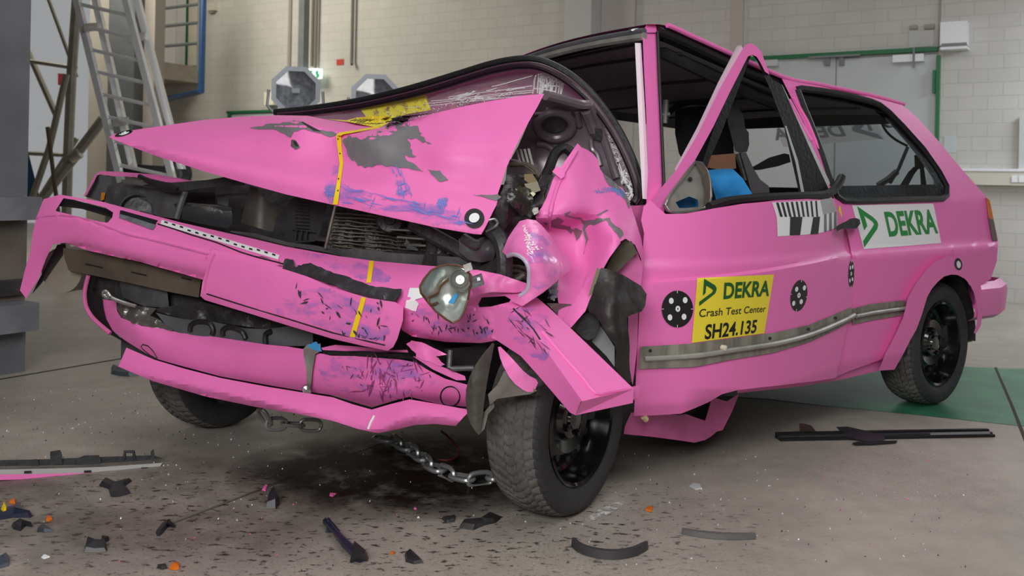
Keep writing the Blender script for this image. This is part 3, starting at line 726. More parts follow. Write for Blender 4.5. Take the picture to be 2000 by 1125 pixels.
# tail lamp and rear bumper
lamp = [(1926, 386), (1933, 391), (1941, 430), (1948, 470), (1939, 470), (1931, 425)]
mb = MB(); mb.sheet(lamp[:3] + [(1931, 425)], side(.008), ORANGE, thick=.03, step=None); mb.sheet([(1931, 425), (1941, 430), (1948, 470), (1939, 470)], side(.008), mat('smoked_lens', '#5F554C', .3), thick=.03, step=None); mb.build('tail_lamp', car)
def rbump():
    mb = MB(); pr = [(.38, .02), (.40, .05), (.50, .06), (.53, .055), (.56, .02)]
    path = [C(-.36, .80, 0), C(-.62, .81, 0), C(-.80, .76, 0), C(-.86, .6, 0), C(-.87, 0, 0), C(-.86, -.6, 0), C(-.80, -.76, 0), C(-.4, -.80, 0)]
    out = [LV, LV, (LV - FV).normalized(), -FV, -FV, -FV, (-FV - LV).normalized(), -LV]
    v = []
    for p, n in zip(path, out):
        for z_, o_ in pr: v.append(p + n * o_ + Vector((0, 0, z_)))
    k = len(pr); f = [(i * k + j, (i + 1) * k + j, (i + 1) * k + j + 1, i * k + j + 1) for i in range(len(path) - 1) for j in range(k - 1)]
    mb.add(v, f, PINK); return mb.build('rear_bumper', car, ang=25)
rbump()
tube('exhaust_pipe', [C(-.2, .45, .26), C(-.72, .55, .25), C(-.86, .62, .245)], .028, mat('exhaust_steel', '#6B6155', .5, metal=.5, var=.3), car)
# ---- right side, tail, floor
def rs(x, y): return C(x, -prof(y) + .0, y)
sheet('side_panel', [(-.68, .96), (-.70, .40), (-.50, .30), (-.46, .45), (-.33, .58), (-.16, .63), (.02, .58), (.15, .45), (.19, .28), (1.95, .25), (2.0, .95), (1.72, 1.30), (1.5, 1.46), (1.3, 1.47), (.88, 1.42), (-.08, 1.38)], rs, PINK, car, thick=.03,
      holes=[[(-.50, .98), (.62, .97), (.66, 1.0), (.70, 1.33), (.6, 1.355), (.0, 1.33), (-.15, 1.28)], [(.78, .96), (1.78, .95), (1.62, 1.20), (1.42, 1.385), (.82, 1.365)]], step=.12)
rs2 = lambda x, y: C(x, -prof(y) + .02, y)
sheet('side_lining', [(-.66, .95), (-.6, .45), (1.9, .30), (1.95, .945), (1.70, 1.29), (1.49, 1.45), (1.3, 1.455), (.88, 1.41), (-.08, 1.37)], rs2, PLAST, car, thick=.008,
      holes=[[(-.49, .995), (.61, .99), (.65, 1.02), (.69, 1.32), (.6, 1.345), (.0, 1.32), (-.14, 1.27)], [(.79, .985), (1.76, .985), (1.60, 1.19), (1.41, 1.375), (.83, 1.355)]], step=.12)
sheet('tailgate', [(-.70, .42), (.70, .42), (.72, .95), (.66, 1.18), (.60, 1.39), (-.60, 1.39), (-.66, 1.18), (-.72, .95)], lambda x, y: C(-.70 if y <= .95 else -.70 + (y - .95) / .45 * .60, x, y), PINK, car, thick=.03,
      holes=[[(-.60, .98), (.60, .98), (.54, 1.34), (-.54, 1.34)]], step=.15)
sheet('tailgate_lining', [(-.68, .44), (.68, .44), (.70, .95), (.64, 1.18), (.58, 1.385), (-.58, 1.385), (-.64, 1.18), (-.70, .95)], lambda x, y: C(-.67 if y <= .95 else -.67 + (y - .95) / .45 * .60, x, y), PLAST, car, thick=.006,
      holes=[[(-.58, 1.0), (.58, 1.0), (.52, 1.32), (-.52, 1.32)]], step=.15)
mb = MB(); c0 = C(.75, 0, .30); mb.box(c0, FV * 1.35, LV * .74, (0, 0, .05), DARKER); mb.build('floor_pan', car, flat=True)
mb = MB(); mb.box(C(1.75, 0, .80), FV * .18, LV * .68, (0, 0, .12), PLAST); mb.build('dashboard', car, flat=True)
mb = MB(); mb.box(C(-.30, 0, .70), FV * .10, LV * .62, (0, 0, .24), PLAST); mb.build('rear_seat', car, flat=True)
# film with mirrored lettering in the far side window
FILM = mat('backlit_film', '#A3A29E', .6); FTX = mat('backlit_lettering', '#54575A', .6)
fs = lambda x, y: S(x, y, -.64)
mb = MB(); fq = [(1516, 252), (1712, 234), (1727, 271), (1530, 287)]
mb.sheet(fq, fs, FILM, thick=.003, step=None)
lg = zm(1540, 150, 4.5, [(640, 372), (560, 445), (570, 475), (840, 552), (790, 505), (635, 460), (685, 405), (715, 475), (745, 470), (690, 375)])
mb.sheet(lg, fs, FTX, thick=0, step=None, lift=.005)
def mirrored(body, q): put_text(mb, body, [q[1], q[0], q[3], q[2]], fs, FTX, .005, .02)
mirrored('DEKRA', zm(1540, 150, 4.5, [(-115, 560), (510, 520), (455, 415), (-160, 455)]))
mb.build('lettered_window_film', car, label='grey see-through film with mirrored lettering in the far side window', flat=True)
# ---- seats and belts
def block(name, pts, Y, thick, m, parent=car, **k): return sheet(name, pts, depth(Y), m, parent, thick=thick, step=None, ang=50, **k)
LEATH = mat('dark_seat_leather', '#2B2E31', .4, bump=.1, bs=12); FAB = mat('black_seat_fabric', '#15141A', .9); GFAB = mat('grey_seat_fabric', '#57555A', .9, bump=.1)
ps = block('seat_backrest', zm(1280, 180, 4.69, [(180, 175), (220, 145), (420, 128), (640, 150), (700, 200), (720, 560), (600, 700), (260, 640), (215, 560), (180, 380)]), 4.55, .14, FAB, label='black passenger seat backrest')
block('headrest', zm(1280, 180, 4.69, [(655, 150), (690, 130), (760, 150), (800, 195), (825, 330), (855, 370), (860, 480), (840, 545), (780, 560), (730, 540), (700, 420), (665, 290)]), 4.05, .11, LEATH, label='dark grey driver headrest')
block('seat_backrest', zm(1280, 180, 4.69, [(780, 560), (830, 550), (900, 700), (960, 800), (1040, 860), (1045, 920), (880, 930), (850, 800)]), 4.02, .12, GFAB, label='grey driver seat shoulder')
block('seat_cushion', [(1300, 400), (1480, 395), (1490, 440), (1300, 440)], 3.95, .35, FAB)
tube('headrest_post', [P(1441, 300, 4.08), P(1456, 352, 4.08)], .012, STEEL, car)
sheet('seat_belt', zm(1280, 180, 4.69, [(760, 710), (900, 680), (1040, 600), (1180, 560), (1225, 570), (1240, 640), (1120, 680), (960, 712), (800, 722)]), depth(4.15), FAB, car, thick=.006, step=None)
sheet('seat_belt', zm(1540, 150, 4.5, [(930, 1030), (1000, 920), (1050, 840), (1100, 790), (1150, 800), (1110, 850), (1050, 960), (1010, 1030)]), side(-.14), FAB, car, thick=.006, step=None)
sheet('seat_belt', zm(1540, 150, 4.5, [(1155, 810), (1190, 790), (1215, 960), (1205, 1010), (1165, 1000)]), side(-.14), FAB, car, thick=.006, step=None)
sheet('belt_anchor', zm(1540, 150, 4.5, [(1105, 690), (1135, 680), (1200, 740), (1195, 800), (1110, 820)]), side(-.13), PLAST, car, thick=.02, step=None)
tube('rear_wiper', PP([(1773, 287, 5.4), (1755, 330, 5.4), (1738, 358, 5.4)]), .010, BLACK, car); tube('rear_wiper', PP([(1752, 335, 5.4), (1735, 350, 5.4), (1715, 362, 5.4)]), .018, BLACK, car)
tube('cable', PP([(1719, 233, 4.6), (1730, 255, 4.6), (1748, 272, 4.6), (1772, 285, 4.6)]), .006, BLACK, car, smooth=5)
tube('lamp_glow', PP([(1727, 240, 4.7), (1735, 245, 4.7), (1746, 242, 4.7), (1748, 236, 4.7)]), .013, WHITE, car, smooth=4)
tube('camera_rig', PP([(1301, 195, 4.3), (1300, 215, 4.3), (1298, 240, 4.3)]), .014, CHROME, car); tube('camera_rig', PP([(1292, 224, 4.3), (1308, 223, 4.3)]), .012, CHROME, car)
tube('roll_bar', PP([(1302, 225, 4.5), (1318, 210, 4.55), (1345, 200, 4.6), (1400, 193, 4.6), (1480, 188, 4.6)]), .014, PLAST, car, smooth=4)
# ---- door
dcrease = [(1250 + 10.5 * i, v) for i, v in enumerate([cr1([545.0, 540.0, 532.0, 521.0, 506.0, 489.0], j / 8) for j in range(41)])]
def door_f(x, y):
    d = y - ilin(dcrease, x)
    t_ = max(0.0, (y - 760) / 60.0); fold = -.05 * sstep((x - 1330) / 60) * t_
    return SB(x, y, bulge(x, y) + .004 + .013 * sstep((d - 1) / 9) + fold - .03 * sstep((x - 1615) / 50) * (1 - sstep((y - 470) / 60)))
do = [(1257, 403), (1270, 391), (1300, 418), (1340, 417), (1395, 407), (1450, 398), (1520, 391), (1610, 386), (1630, 388), (1640, 415), (1653, 445), (1666, 478), (1672, 493), (1669, 560), (1661, 607), (1650, 660), (1633, 738), (1560, 748), (1490, 756), (1440, 762), (1410, 770), (1385, 785), (1355, 798), (1330, 808), (1238, 812), (1241, 760), (1244, 700), (1249, 600), (1254, 547), (1250, 522), (1256, 480), (1258, 455), (1252, 430)]
dw = (lambda x, y: (x, y - ilin(dcrease, x)), lambda x, y: (x, y + ilin(dcrease, x)))
door = sheet('door', do, door_f, PINK, car, thick=.025, step=6.5, warp=dw)
fr_ = [(1267, 396), (1323, 329), (1364, 261), (1409, 168), (1450, 97), (1456, 88), (1467, 84), (1476, 90), (1487, 101), (1496, 126), (1503, 146), (1494, 140), (1485, 122), (1478, 111), (1470, 107), (1461, 110), (1424, 183), (1394, 246), (1357, 314), (1330, 350), (1308, 378), (1296, 416), (1270, 400)]
fo_ = lambda y: .0003 * max(0, 400 - y)
fs_ = lambda x, y: SB(x, y, .02 + fo_(y))
dfr = sheet('window_frame', fr_, fs_, PINK, door, thick=.03, step=12)
sheet('frame_seal', [(1439, 90), (1447, 88), (1451, 95), (1409, 168), (1364, 261), (1326, 326), (1320, 336), (1318, 330), (1361, 250), (1402, 162)], lambda x, y: SB(x, y, .005 + fo_(y)), mat('silver_foil', '#D5D8DA', .3, metal=.3), door, thick=.012, step=None, label='silver inner edge of the bent window frame')
sheet('frame_rubber', [(1461, 110), (1467, 108), (1431, 202), (1408, 262), (1387, 310), (1375, 345), (1362, 340), (1372, 318), (1394, 250), (1424, 183)], lambda x, y: SB(x, y, .01 + fo_(y)), BLACK, door, thick=.02, step=None)
sheet('frame_rubber', [(1468, 106), (1478, 108), (1488, 124), (1508, 155), (1527, 165), (1562, 245), (1592, 312), (1618, 368), (1608, 380), (1562, 384), (1550, 330), (1530, 243), (1505, 175), (1478, 118)], lambda x, y: SB(x, y, .012 + fo_(y)), BLACK, door, thick=.025, step=None)
sheet('frame_edge', [(1533, 246), (1536, 246), (1558, 312), (1571, 376), (1565, 376), (1554, 318)], lambda x, y: SB(x, y, .018 + fo_(y)), mat('pale_seal_edge', '#AEB4B6', .4), door, thick=.003, step=None)
sheet('door_opening_flange', [(1522, 168), (1528, 166), (1564, 240), (1596, 306), (1622, 358), (1616, 364), (1588, 306), (1556, 240)], lambda x, y: SB(x, y, .004), mat('silver_foil', '#D5D8DA'), car, thick=.01, step=None)
tube('waist_seal', [SB(x, y, bulge(x, y) * .6 + .02) for x, y in ((1385, 405), (1420, 394), (1470, 388), (1540, 384), (1605, 381), (1625, 374), (1636, 362), (1644, 346))], .017, BLACK, door, smooth=5)
# mirror triangle
tri = zm(1280, 180, 4.69, [(85, 1040), (120, 960), (200, 850), (300, 720), (360, 640), (420, 650), (470, 720), (500, 820), (510, 950), (490, 1040), (440, 1070), (350, 1095), (180, 1110), (110, 1080)])
mh = zm(1280, 180, 4.69, [(185, 1010), (225, 990), (310, 955), (390, 985), (395, 1050), (300, 1060), (220, 1062)])
tp = sheet('mirror_mount', tri, lambda x, y: SB(x, y, .035), GALV, door, thick=.012, holes=[mh], step=10, rough=.006, label='bare metal triangle where the door mirror was')
sheet('mirror_mount_edge', zm(1280, 180, 4.69, [(360, 640), (410, 640), (470, 710), (505, 830), (515, 960), (490, 1060), (450, 1060), (455, 880), (420, 740)]), lambda x, y: SB(x, y, .045), RUST, tp, thick=.02, step=10, rough=.006)
mb = MB(); mb.sheet(ell(1348, 350, 4.5, 4.5, 14), lambda x, y: SB(x, y, .041), BLK, thick=0, step=None); mb.build('screw_hole', tp)
tube('triangle_rim', [SB(x, y, .042) for x, y in tri + tri[:1]], .006, STEEL, tp)
# door hinge side
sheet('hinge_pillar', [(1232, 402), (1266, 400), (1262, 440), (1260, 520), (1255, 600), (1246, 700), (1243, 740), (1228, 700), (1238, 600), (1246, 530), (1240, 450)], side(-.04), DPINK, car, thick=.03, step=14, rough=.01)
sheet('hinge', [(1233, 672), (1242, 672), (1242, 712), (1232, 712)], side(-.01), PLAST, car, thick=.02, step=None)
# stickers on the door
z2 = lambda p: zm(1200, 380, 2.25, p)
zs = lambda p: zm(1330, 520, 6.619, p)
mb = MB(); mb.sheet(zs([(212, 152), (1203, 108), (1078, 868), (140, 992)]), door_f, YEL, thick=0, step=9, lift=.003)
mb.sheet(zs([(300, 160), (440, 245), (458, 275), (462, 295), (455, 325), (440, 355), (235, 515), (237, 460), (400, 340), (415, 315), (405, 298), (328, 250), (318, 348), (283, 380)]), door_f, DGREEN, thick=0, step=9, lift=.005)
put_text(mb, 'DEKRA', zs([(548, 426), (1137, 384), (1166, 182), (562, 212)]), door_f, DGREEN, .005, .032)
put_text(mb, 'Crash Test Center', zs([(232, 660), (1090, 590), (1104, 505), (242, 555)]), door_f, BLK, .005, .006)
put_text(mb, 'SH24.135', zs([(305, 950), (968, 862), (994, 688), (322, 752)]), door_f, BLK, .005, .024)
mb.build('test_sticker', door, label='yellow door sticker with green and black lettering', flat=True)
def target(surf, c, rx, ry, rot, dots, dr, par, label, kz):
    mb = MB(); mb.sheet(kz(ell(c[0], c[1], rx, ry, 40, rot)), surf, BLK, thick=0, step=8, lift=.003)
    for i, d in enumerate(dots):
        mb.sheet(kz(ell(d[0], d[1], dr[0], dr[1], 16, rot)), surf, WHITE, thick=0, step=None, lift=.005)
    mb.sheet(kz(ell(dots[-1][0], dots[-1][1], dr[0] * .3, dr[1] * .3, 10, rot)), surf, BLK, thick=0, step=None, lift=.007)
    for ang in (0, 1, 2, 3):
        t_ = ang * math.pi / 2; p = ell(0, 0, rx, ry, 4, rot)[ang]; q0 = (c[0] + p[0], c[1] + p[1]); q1 = (c[0] + p[0] * .86, c[1] + p[1] * .86)
        dx, dy = q1[0] - q0[0], q1[1] - q0[1]; L_ = math.hypot(dx, dy) or 1; nx, ny = -dy / L_ * 1.2, dx / L_ * 1.2
        mb.sheet(kz([(q0[0] + nx, q0[1] + ny), (q1[0] + nx, q1[1] + ny), (q1[0] - nx, q1[1] - ny), (q0[0] - nx, q0[1] - ny)]), surf, WHITE, thick=0, step=None, lift=.005)
    mb.build('target_marker', par, label=label, flat=True)
target(door_f, (277, 503), 69, 81, 0, [(250, 467), (311, 464), (244, 540), (306, 537), (279, 502)], (10.5, 13.5), door, 'round black target with white dots at the front of the door', z2)
target(door_f, (811, 444), 36, 70, .17, [(801, 416), (835, 410), (788, 478), (821, 471), (811, 443)], (7, 11.5), door, 'round black target with white dots right of the yellow sticker', z2)
target(door_f, (1041, 349), 13, 61, .02, [(1037, 322), (1047, 318), (1035, 378), (1046, 372), (1041, 348)], (3.2, 9), door, 'narrow looking black target by the rear edge of the door', z2)
zb = lambda p: zm(1500, 370, 5.556, p)
GBAR = mat('grey_print', '#77787C', .5)
mb = MB(); mb.sheet(zb([(45, 140), (300, 128), (570, 118), (690, 78), (745, 240), (752, 400), (700, 430), (600, 465), (420, 490), (105, 510), (95, 300)]), door_f, WHITE, thick=0, step=7, lift=.003)
for k in range(10):
    x0 = 88 + 53 * k; w_ = 27 - 1.0 * k; sh = 46 - 4.0 * k
    if x0 > 545: break
    mb.sheet(zb([(x0, 142 - k * 2.2), (x0 + w_, 141 - k * 2.2), (x0 + w_ + sh, 297), (x0 + sh, 297)]), door_f, BLK, thick=0, step=None, lift=.005)
mb.sheet(zb([(570, 120), (690, 80), (742, 240), (600, 275)]), door_f, mat('worn_film', '#A9AAAF', .5), thick=0, step=7, lift=.005)
mb.sheet(zb([(242, 298), (375, 298), (350, 494), (236, 498)]), door_f, BLK, thick=0, step=6, lift=.005)
mb.sheet(zb([(492, 300), (566, 296), (546, 482), (460, 488)]), door_f, BLK, thick=0, step=6, lift=.005)
for x0 in (610, 665, 718): mb.sheet(zb([(x0, 270 - (x0 - 610) * .25), (x0 + 26, 266 - (x0 - 610) * .25), (x0 + 28, 455 - (x0 - 610) * .25), (x0 - 2, 460 - (x0 - 610) * .25)]), door_f, GBAR, thick=0, step=6, lift=.005)
mb.build('striped_sticker', door, label='black and white striped sticker under the door window', flat=True)
# trim strip backing
tt = [(1251, 677), (1351, 671), (1413, 663), (1511, 650), (1582, 634), (1644, 608), (1664, 600)]; tb_ = [(1664, 627), (1627, 647), (1578, 669), (1511, 689), (1431, 702), (1356, 717), (1247, 721)]
mb = MB(); mb.sheet(tt + tb_, door_f, DIRTY, thick=.008, step=9, lift=.010)
mid = [(1253, 700), (1352, 694), (1425, 683), (1511, 670), (1580, 652), (1640, 627), (1663, 615)]
mb.tube([door_f(x, y) + LV * .012 for x, y in mid], .009, mat('bright_trim_rib', '#A9A8A2', .42, metal=.25, var=.3, vs=12), n=8, smooth=4)
trim = mb.build('trim_strip', door, label='dirty bare metal strip where the rubber door trim was')
mb = MB()
for x, y in ((1270, 685), (1504, 661), (1579, 643), (1632, 621)): MB().sheet(ell(x, y, 3.2, 3.2, 12), door_f, BLK, thick=0, step=None, lift=.014).build('clip_hole', trim)
mb.lathe(door_f(1407, 678) + LV * .015, LV, [(-.01, .009), (.006, .009), (.008, .001)], mat('cream_clip', '#D8D4BC', .5), 12); mb.build('clip', door)
sheet('quarter_trim_strip', [(1665, 603), (1700, 594), (1768, 586), (1770, 600), (1760, 616), (1700, 626), (1665, 634)], q_s, DIRTY, quarter, thick=.008, step=10, lift=.012, label='dirty bare metal trim strip in front of the rear wheel')
tube('quarter_trim_rib', [q_s(x, y) + LV * .014 for x, y in ((1666, 617), (1700, 610), (1764, 601))], .008, MATS['bright_trim_rib'], quarter)
mb = MB(); mb.sheet(zb([(912, 172), (1780, 153), (1797, 165), (1880, 582), (1040, 648)]), q_s, WHITE, thick=0, step=9, lift=.003)
mb.sheet(zb([(968, 182), (1140, 300), (1185, 345), (1197, 385), (1185, 430), (1045, 632), (1032, 560), (1140, 400), (1150, 375), (1135, 350), (1045, 285), (1078, 395), (1045, 445)]), q_s, GREEN, thick=0, step=9, lift=.005)
put_text(mb, 'DEKRA', zb([(1316, 513), (1850, 476), (1800, 214), (1256, 242)]), q_s, GREEN, .005, .034)
mb.build('lettered_sticker', quarter, label='white rectangular sticker with green lettering', flat=True)
sheet('yellow_sticker', zb([(765, 178), (785, 180), (806, 295), (775, 298)]), q_s, YEL, quarter, thick=0, step=None, lift=.004)
hd = MB(); hp = [(742, 400), (790, 372), (850, 345), (890, 318), (950, 308), (995, 325), (1003, 370), (960, 425), (880, 425), (800, 430), (745, 455)]
hd.sheet(zb(hp), lambda x, y: SB(x, y, .06), PLAST, thick=.05, step=None); hd.build('door_handle', door, label='black door handle hanging loose at the rear edge')
# sill
zl = lambda p: zm(1200, 740, 7.143, p)
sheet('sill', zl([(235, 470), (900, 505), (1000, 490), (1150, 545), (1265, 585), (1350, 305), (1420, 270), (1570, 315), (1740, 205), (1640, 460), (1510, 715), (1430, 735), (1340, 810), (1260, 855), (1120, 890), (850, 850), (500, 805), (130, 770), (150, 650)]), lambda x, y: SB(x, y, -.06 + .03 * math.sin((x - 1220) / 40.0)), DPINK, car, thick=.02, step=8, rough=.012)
sheet('sill', [(1560, 740), (1632, 733), (1722, 698), (1730, 694), (1716, 724), (1640, 742), (1560, 755), (1440, 768), (1440, 760)], side(-.005), PINK, car, thick=.03, step=14)
sheet('sill_inner', zl([(900, 520), (1250, 330), (1440, 260), (1400, 420), (1280, 600), (1100, 560)]), side(-.12), DARKER, car, thick=.02, step=None)
tube('door_bottom_clip', [door_f(1257, 814), door_f(1262, 820)], .010, mat('cream_foam', '#C9BE8F', .8), door)
# ---- wheels
def tread(c, ax, R, wd, seed):
    """tyre with cut tread blocks"""
    c, ax = Vector(c), Vector(ax).normalized(); u = ax.cross(Vector((0, 0, 1))).normalized(); w_ = ax.cross(u)
    pr = [(-.072, .188), (-.090, .215), (-.0925, .235), (-.090, .258), (-.082, .273)]
    pr += [(-.074 + .148 * i / 36, None) for i in range(37)]
    pr += [(.082, .273), (.090, .258), (.0925, .235), (.090, .215), (.076, .195)]
    n = 288; v = []; s = R / .289
    for a, r in pr:
        for j in range(n):
            th = 2 * math.pi * j / n
            if r is None:
                q = abs(a) / .074; rr = R - .012 * q ** 3 * s
                ph = (th / (2 * math.pi) * 58 + (abs(a) * 26 if abs(a) < .046 else abs(a) * 8 + .5)) % 1.0
                g = 0.0
                if abs(abs(a) - .046) < .0030 or abs(abs(a) - .016) < .0025: g = .006
                if ph < .24: g = .006
                rr -= g
            else: rr = r * s
            v.append(c + ax * a + (u * math.cos(th) + w_ * math.sin(th)) * rr)
    k = len(pr); f = [(i * n + j, i * n + (j + 1) % n, (i + 1) * n + (j + 1) % n, (i + 1) * n + j) for i in range(k - 1) for j in range(n)]
    nt = [len(q) for q in f]
    mb = MB(); mb.v = v; mb.mi(TYRE); mb.mi(TYRED); mb.f = [list(q) for q in f]; mb.m = [1 if 4 <= i // n <= 40 else 0 for i in range(len(f))]; return mb
def wheel(c, ax, label=None):
    c, ax = Vector(c), Vector(ax).normalized()
    t_ = tread(c, ax, .289, .185, 1).build('wheel_tyre', car, ang=50)
    mb = MB(); mb.lathe(c, ax, [(-.06, .10), (-.075, .197), (.070, .190), (.082, .198), (.086, .192), (.080, .184), (.055, .178), (.030, .172), (.012, .165), (.004, .155), (.012, .145), (.030, .128), (.040, .105), (.034, .085), (.030, .070), (.046, .060), (.050, .045), (.048, .034), (.056, .030), (.058, .001)], RIM, 48)
    u = ax.cross(Vector((0, 0, 1))).normalized(); w_ = ax.cross(u)
    for k in range(4):
        t0 = 2 * math.pi * k / 4 + .4; q = c + (u * math.cos(t0) + w_ * math.sin(t0)) * .05
        mb.lathe(q, ax, [(.03, .012), (.060, .011), (.064, .001)], RIM, 6)
    r_ = mb.build('rim', t_, ang=30)
    for k in range(12):
        t0 = 2 * math.pi * k / 12; q = c + (u * math.cos(t0) + w_ * math.sin(t0)) * .125; mb = MB()
        mb.lathe(q, ax, [(.026, .011), (.0345, .011), (.0345, .001)], BLK, 10); mb.build('rim_hole', t_)
    return t_
wheel(C(-.163, .7075, .287), LV); wheel(C(-.163, -.7075, .287), -LV)
st = math.radians(17); LV2 = LV * math.cos(st) - FV * math.sin(st)
wc = G(1141, 1008) - LV2 * .0925; wc.z = .287
wheel(wc, LV2)
wr = G(425, 829); wr.z = .287
wheel(wr, -(LV * math.cos(st) - FV * math.sin(st)))
# ================================================================ smashed front
zA = lambda p: zm(450, 100, 2.813, p)
zB = lambda p: zm(450, 420, 2.813, p)
zC = lambda p: zm(0, 350, 2.813, p)
# ---- bonnet
hx = [205, 330, 450, 570, 655, 720, 790, 870, 950, 1040, 1080]
def rows(xs, *rs): return [[(x + (d[2] if len(d) > 2 else 0), d[0], d[1]) for x, d in zip(xs, r)] for r in rs]
HS = Surf(rows(hx,
    [(286, 3.42), (336, 3.24), (368, 3.10), (396, 2.99), (413, 2.925), (425, 2.875), (440, 2.82), (456, 2.765), (470, 2.725), (480, 2.69), (484, 2.66)],
    [(270, 3.41), (316, 3.22), (348, 3.08), (379, 2.98), (398, 2.91), (411, 2.86), (426, 2.808), (441, 2.755), (450, 2.715), (455, 2.68), (458, 2.65)],
    [(268, 3.41), (296, 3.22), (322, 3.09), (346, 2.99), (360, 2.935), (370, 2.885), (382, 2.84), (396, 2.79), (404, 2.755), (408, 2.72), (410, 2.70)],
    [(267, 3.42), (280, 3.30), (296, 3.20), (312, 3.10), (322, 3.04), (330, 2.97), (340, 2.90), (352, 2.845), (358, 2.805), (360, 2.77), (361, 2.75)],
    [(266, 3.42), (264, 3.38), (264, 3.30), (276, 3.14), (290, 3.10), (288, 2.98), (290, 2.95), (290, 2.865), (285, 2.84), (280, 2.80), (278, 2.78)],
    [(264, 3.43), (247, 3.46), (240, 3.42), (244, 3.18), (259, 3.14), (262, 3.04), (244, 3.04), (222, 3.02), (203, 3.00), (188, 2.95), (180, 2.93)],
    [(262, 3.44), (243, 3.50), (231, 3.50), (232, 3.30), (246, 3.26), (252, 3.24), (234, 3.18), (214, 3.08), (193, 3.05), (180, 2.98), (172, 2.95)],
    [(258, 3.46), (236, 3.58), (222, 3.66), (220, 3.62), (228, 3.60), (238, 3.46), (224, 3.30), (204, 3.16), (184, 3.12), (172, 3.02), (164, 2.98)]), 8, 8)
ho = [(213, 268), (222, 262), (260, 254), (330, 244), (400, 234), (470, 228), (540, 225), (600, 226), (650, 236), (700, 240), (745, 248), (770, 244), (800, 233), (845, 222), (900, 209), (960, 197), (1020, 187), (1063, 183), (1050, 208), (1030, 243), (1008, 285), (990, 325), (978, 362), (970, 385), (972, 396), (962, 415), (950, 440), (940, 458), (925, 457), (850, 444), (760, 424), (655, 401), (560, 380), (480, 358), (400, 335), (300, 303), (240, 280)]
hood = sheet('bonnet', ho, HS, PINK, car, thick=.006, step=8, rough=.010, rs=4, label='buckled pink bonnet folded up in front of the windscreen')
hsf = lambda x, y: HS(x, y)
def on(surf, name, par, pts, m, lift=.012, step=8, **k): return sheet(name, pts, surf, m, par, thick=0, step=step, lift=lift, **k)
BV = {}
def crest(x, y):
    p = HS(x, y); return P(x, y, min(p.y - .012, 3.10 + (264 - y) * .012))
def stick(o):
    """asks the finished panel for the point seen at x, y"""
    if o.name in BV: b = BV[o.name]
    else:
        w_ = WORLD[o.name]; b = BVHTree.FromPolygons([q.co + w_ for q in o.data.vertices], [list(p.vertices) for p in o.data.polygons]); BV[o.name] = b
    def f(x, y):
        h = b.ray_cast(CAM, ray(x, y).normalized())
        if h[0] is None:
            for dx, dy in ((4, 0), (-4, 0), (0, 4), (0, -4), (9, 0), (-9, 0), (0, 9), (0, -9), (16, 0), (-16, 0), (0, 16), (0, -16)):
                h = b.ray_cast(CAM, ray(x + dx, y + dy).normalized())
                if h[0] is not None: return CAM + ray(x, y) * (h[0].y)
            return P(x, y, 2.8)
        return h[0]
    return f
hs = stick(hood)
def dec(par, name, pts, m, lift=.003, step=10, **k): return sheet(name, pts, stick(par), m, par, thick=0, step=step, lift=lift, **k)
dec(hood, 'torn_patch', jag(zA([(620, 480), (660, 465), (720, 488), (820, 430), (930, 375), (1010, 358), (975, 385), (985, 415), (1030, 410), (1055, 452), (1045, 465), (1105, 508), (1040, 490), (975, 475), (985, 530), (1022, 578), (940, 565), (1000, 612), (1060, 662), (950, 640), (830, 622), (760, 632), (735, 640), (665, 600), (640, 555)]), 3.2, 3, 3), TORN, label='large grey patch where the pink foil tore off the bonnet')
scratches('blue_scratches', hs, zA([(520, 770), (600, 720), (760, 775), (1000, 828), (1180, 850), (1300, 900), (1290, 960), (1020, 885), (600, 840)]), 60, 30, .22, VIO, hood, w=.9, lift=.004, seed=21, spread=.12)
scratches('blue_scratches', hs, zA([(870, 640), (940, 640), (1000, 790), (915, 795)]), 34, 22, 1.25, VIO, hood, w=1.0, lift=.004, seed=22, spread=.12)
scratches('blue_scratches', hs, zA([(1135, 815), (1190, 805), (1190, 850), (1140, 868)]), 12, 16, 1.1, VIO, hood, w=1.6, lift=.004, seed=23, spread=.12)
dec(hood, 'torn_patch', jag(zA([(105, 422), (180, 412), (190, 400), (270, 398), (350, 378), (385, 388), (470, 433), (560, 440), (590, 463), (545, 470), (480, 448), (400, 425), (350, 440), (330, 475), (300, 455), (250, 432), (190, 428)]), 1.5, 2, 4), TORN, label='grey torn strip along the bonnet ridge')
dec(hood, 'torn_patch', jag(zA([(1082, 650), (1150, 655), (1197, 708), (1148, 716), (1110, 680)]), 1.5, 2, 5), TORN)
dec(hood, 'torn_patch', jag(zA([(1330, 788), (1400, 790), (1470, 785), (1490, 800), (1462, 822), (1400, 803)]), 1.2, 2, 6), TORN)
dec(hood, 'torn_hole', jag(zA([(335, 487), (358, 490), (385, 527), (355, 540), (330, 518)]), 1.0, 2, 7), STEEL)
dec(hood, 'torn_hole', zA([(345, 492), (362, 497), (374, 524), (352, 515)]), BLK, lift=.006)
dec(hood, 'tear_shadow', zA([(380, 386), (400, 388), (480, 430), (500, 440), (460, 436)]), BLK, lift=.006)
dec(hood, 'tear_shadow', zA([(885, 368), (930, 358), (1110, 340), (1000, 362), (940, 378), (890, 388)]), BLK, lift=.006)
dec(hood, 'scuff_marks', zA([(505, 745), (560, 700), (570, 600), (600, 600), (615, 740), (760, 770), (1000, 825), (1180, 850), (1170, 905), (1020, 885), (780, 870), (600, 840), (520, 830)]), SCUFF)
dec(hood, 'scuff_marks', zA([(860, 628), (930, 622), (960, 690), (1000, 790), (905, 795), (900, 700)]), SCUFF, label='blue streaks below the grey torn patch')
dec(hood, 'scuff_marks', zA([(1130, 815), (1180, 800), (1200, 810), (1190, 850), (1150, 870)]), SCUFFB)
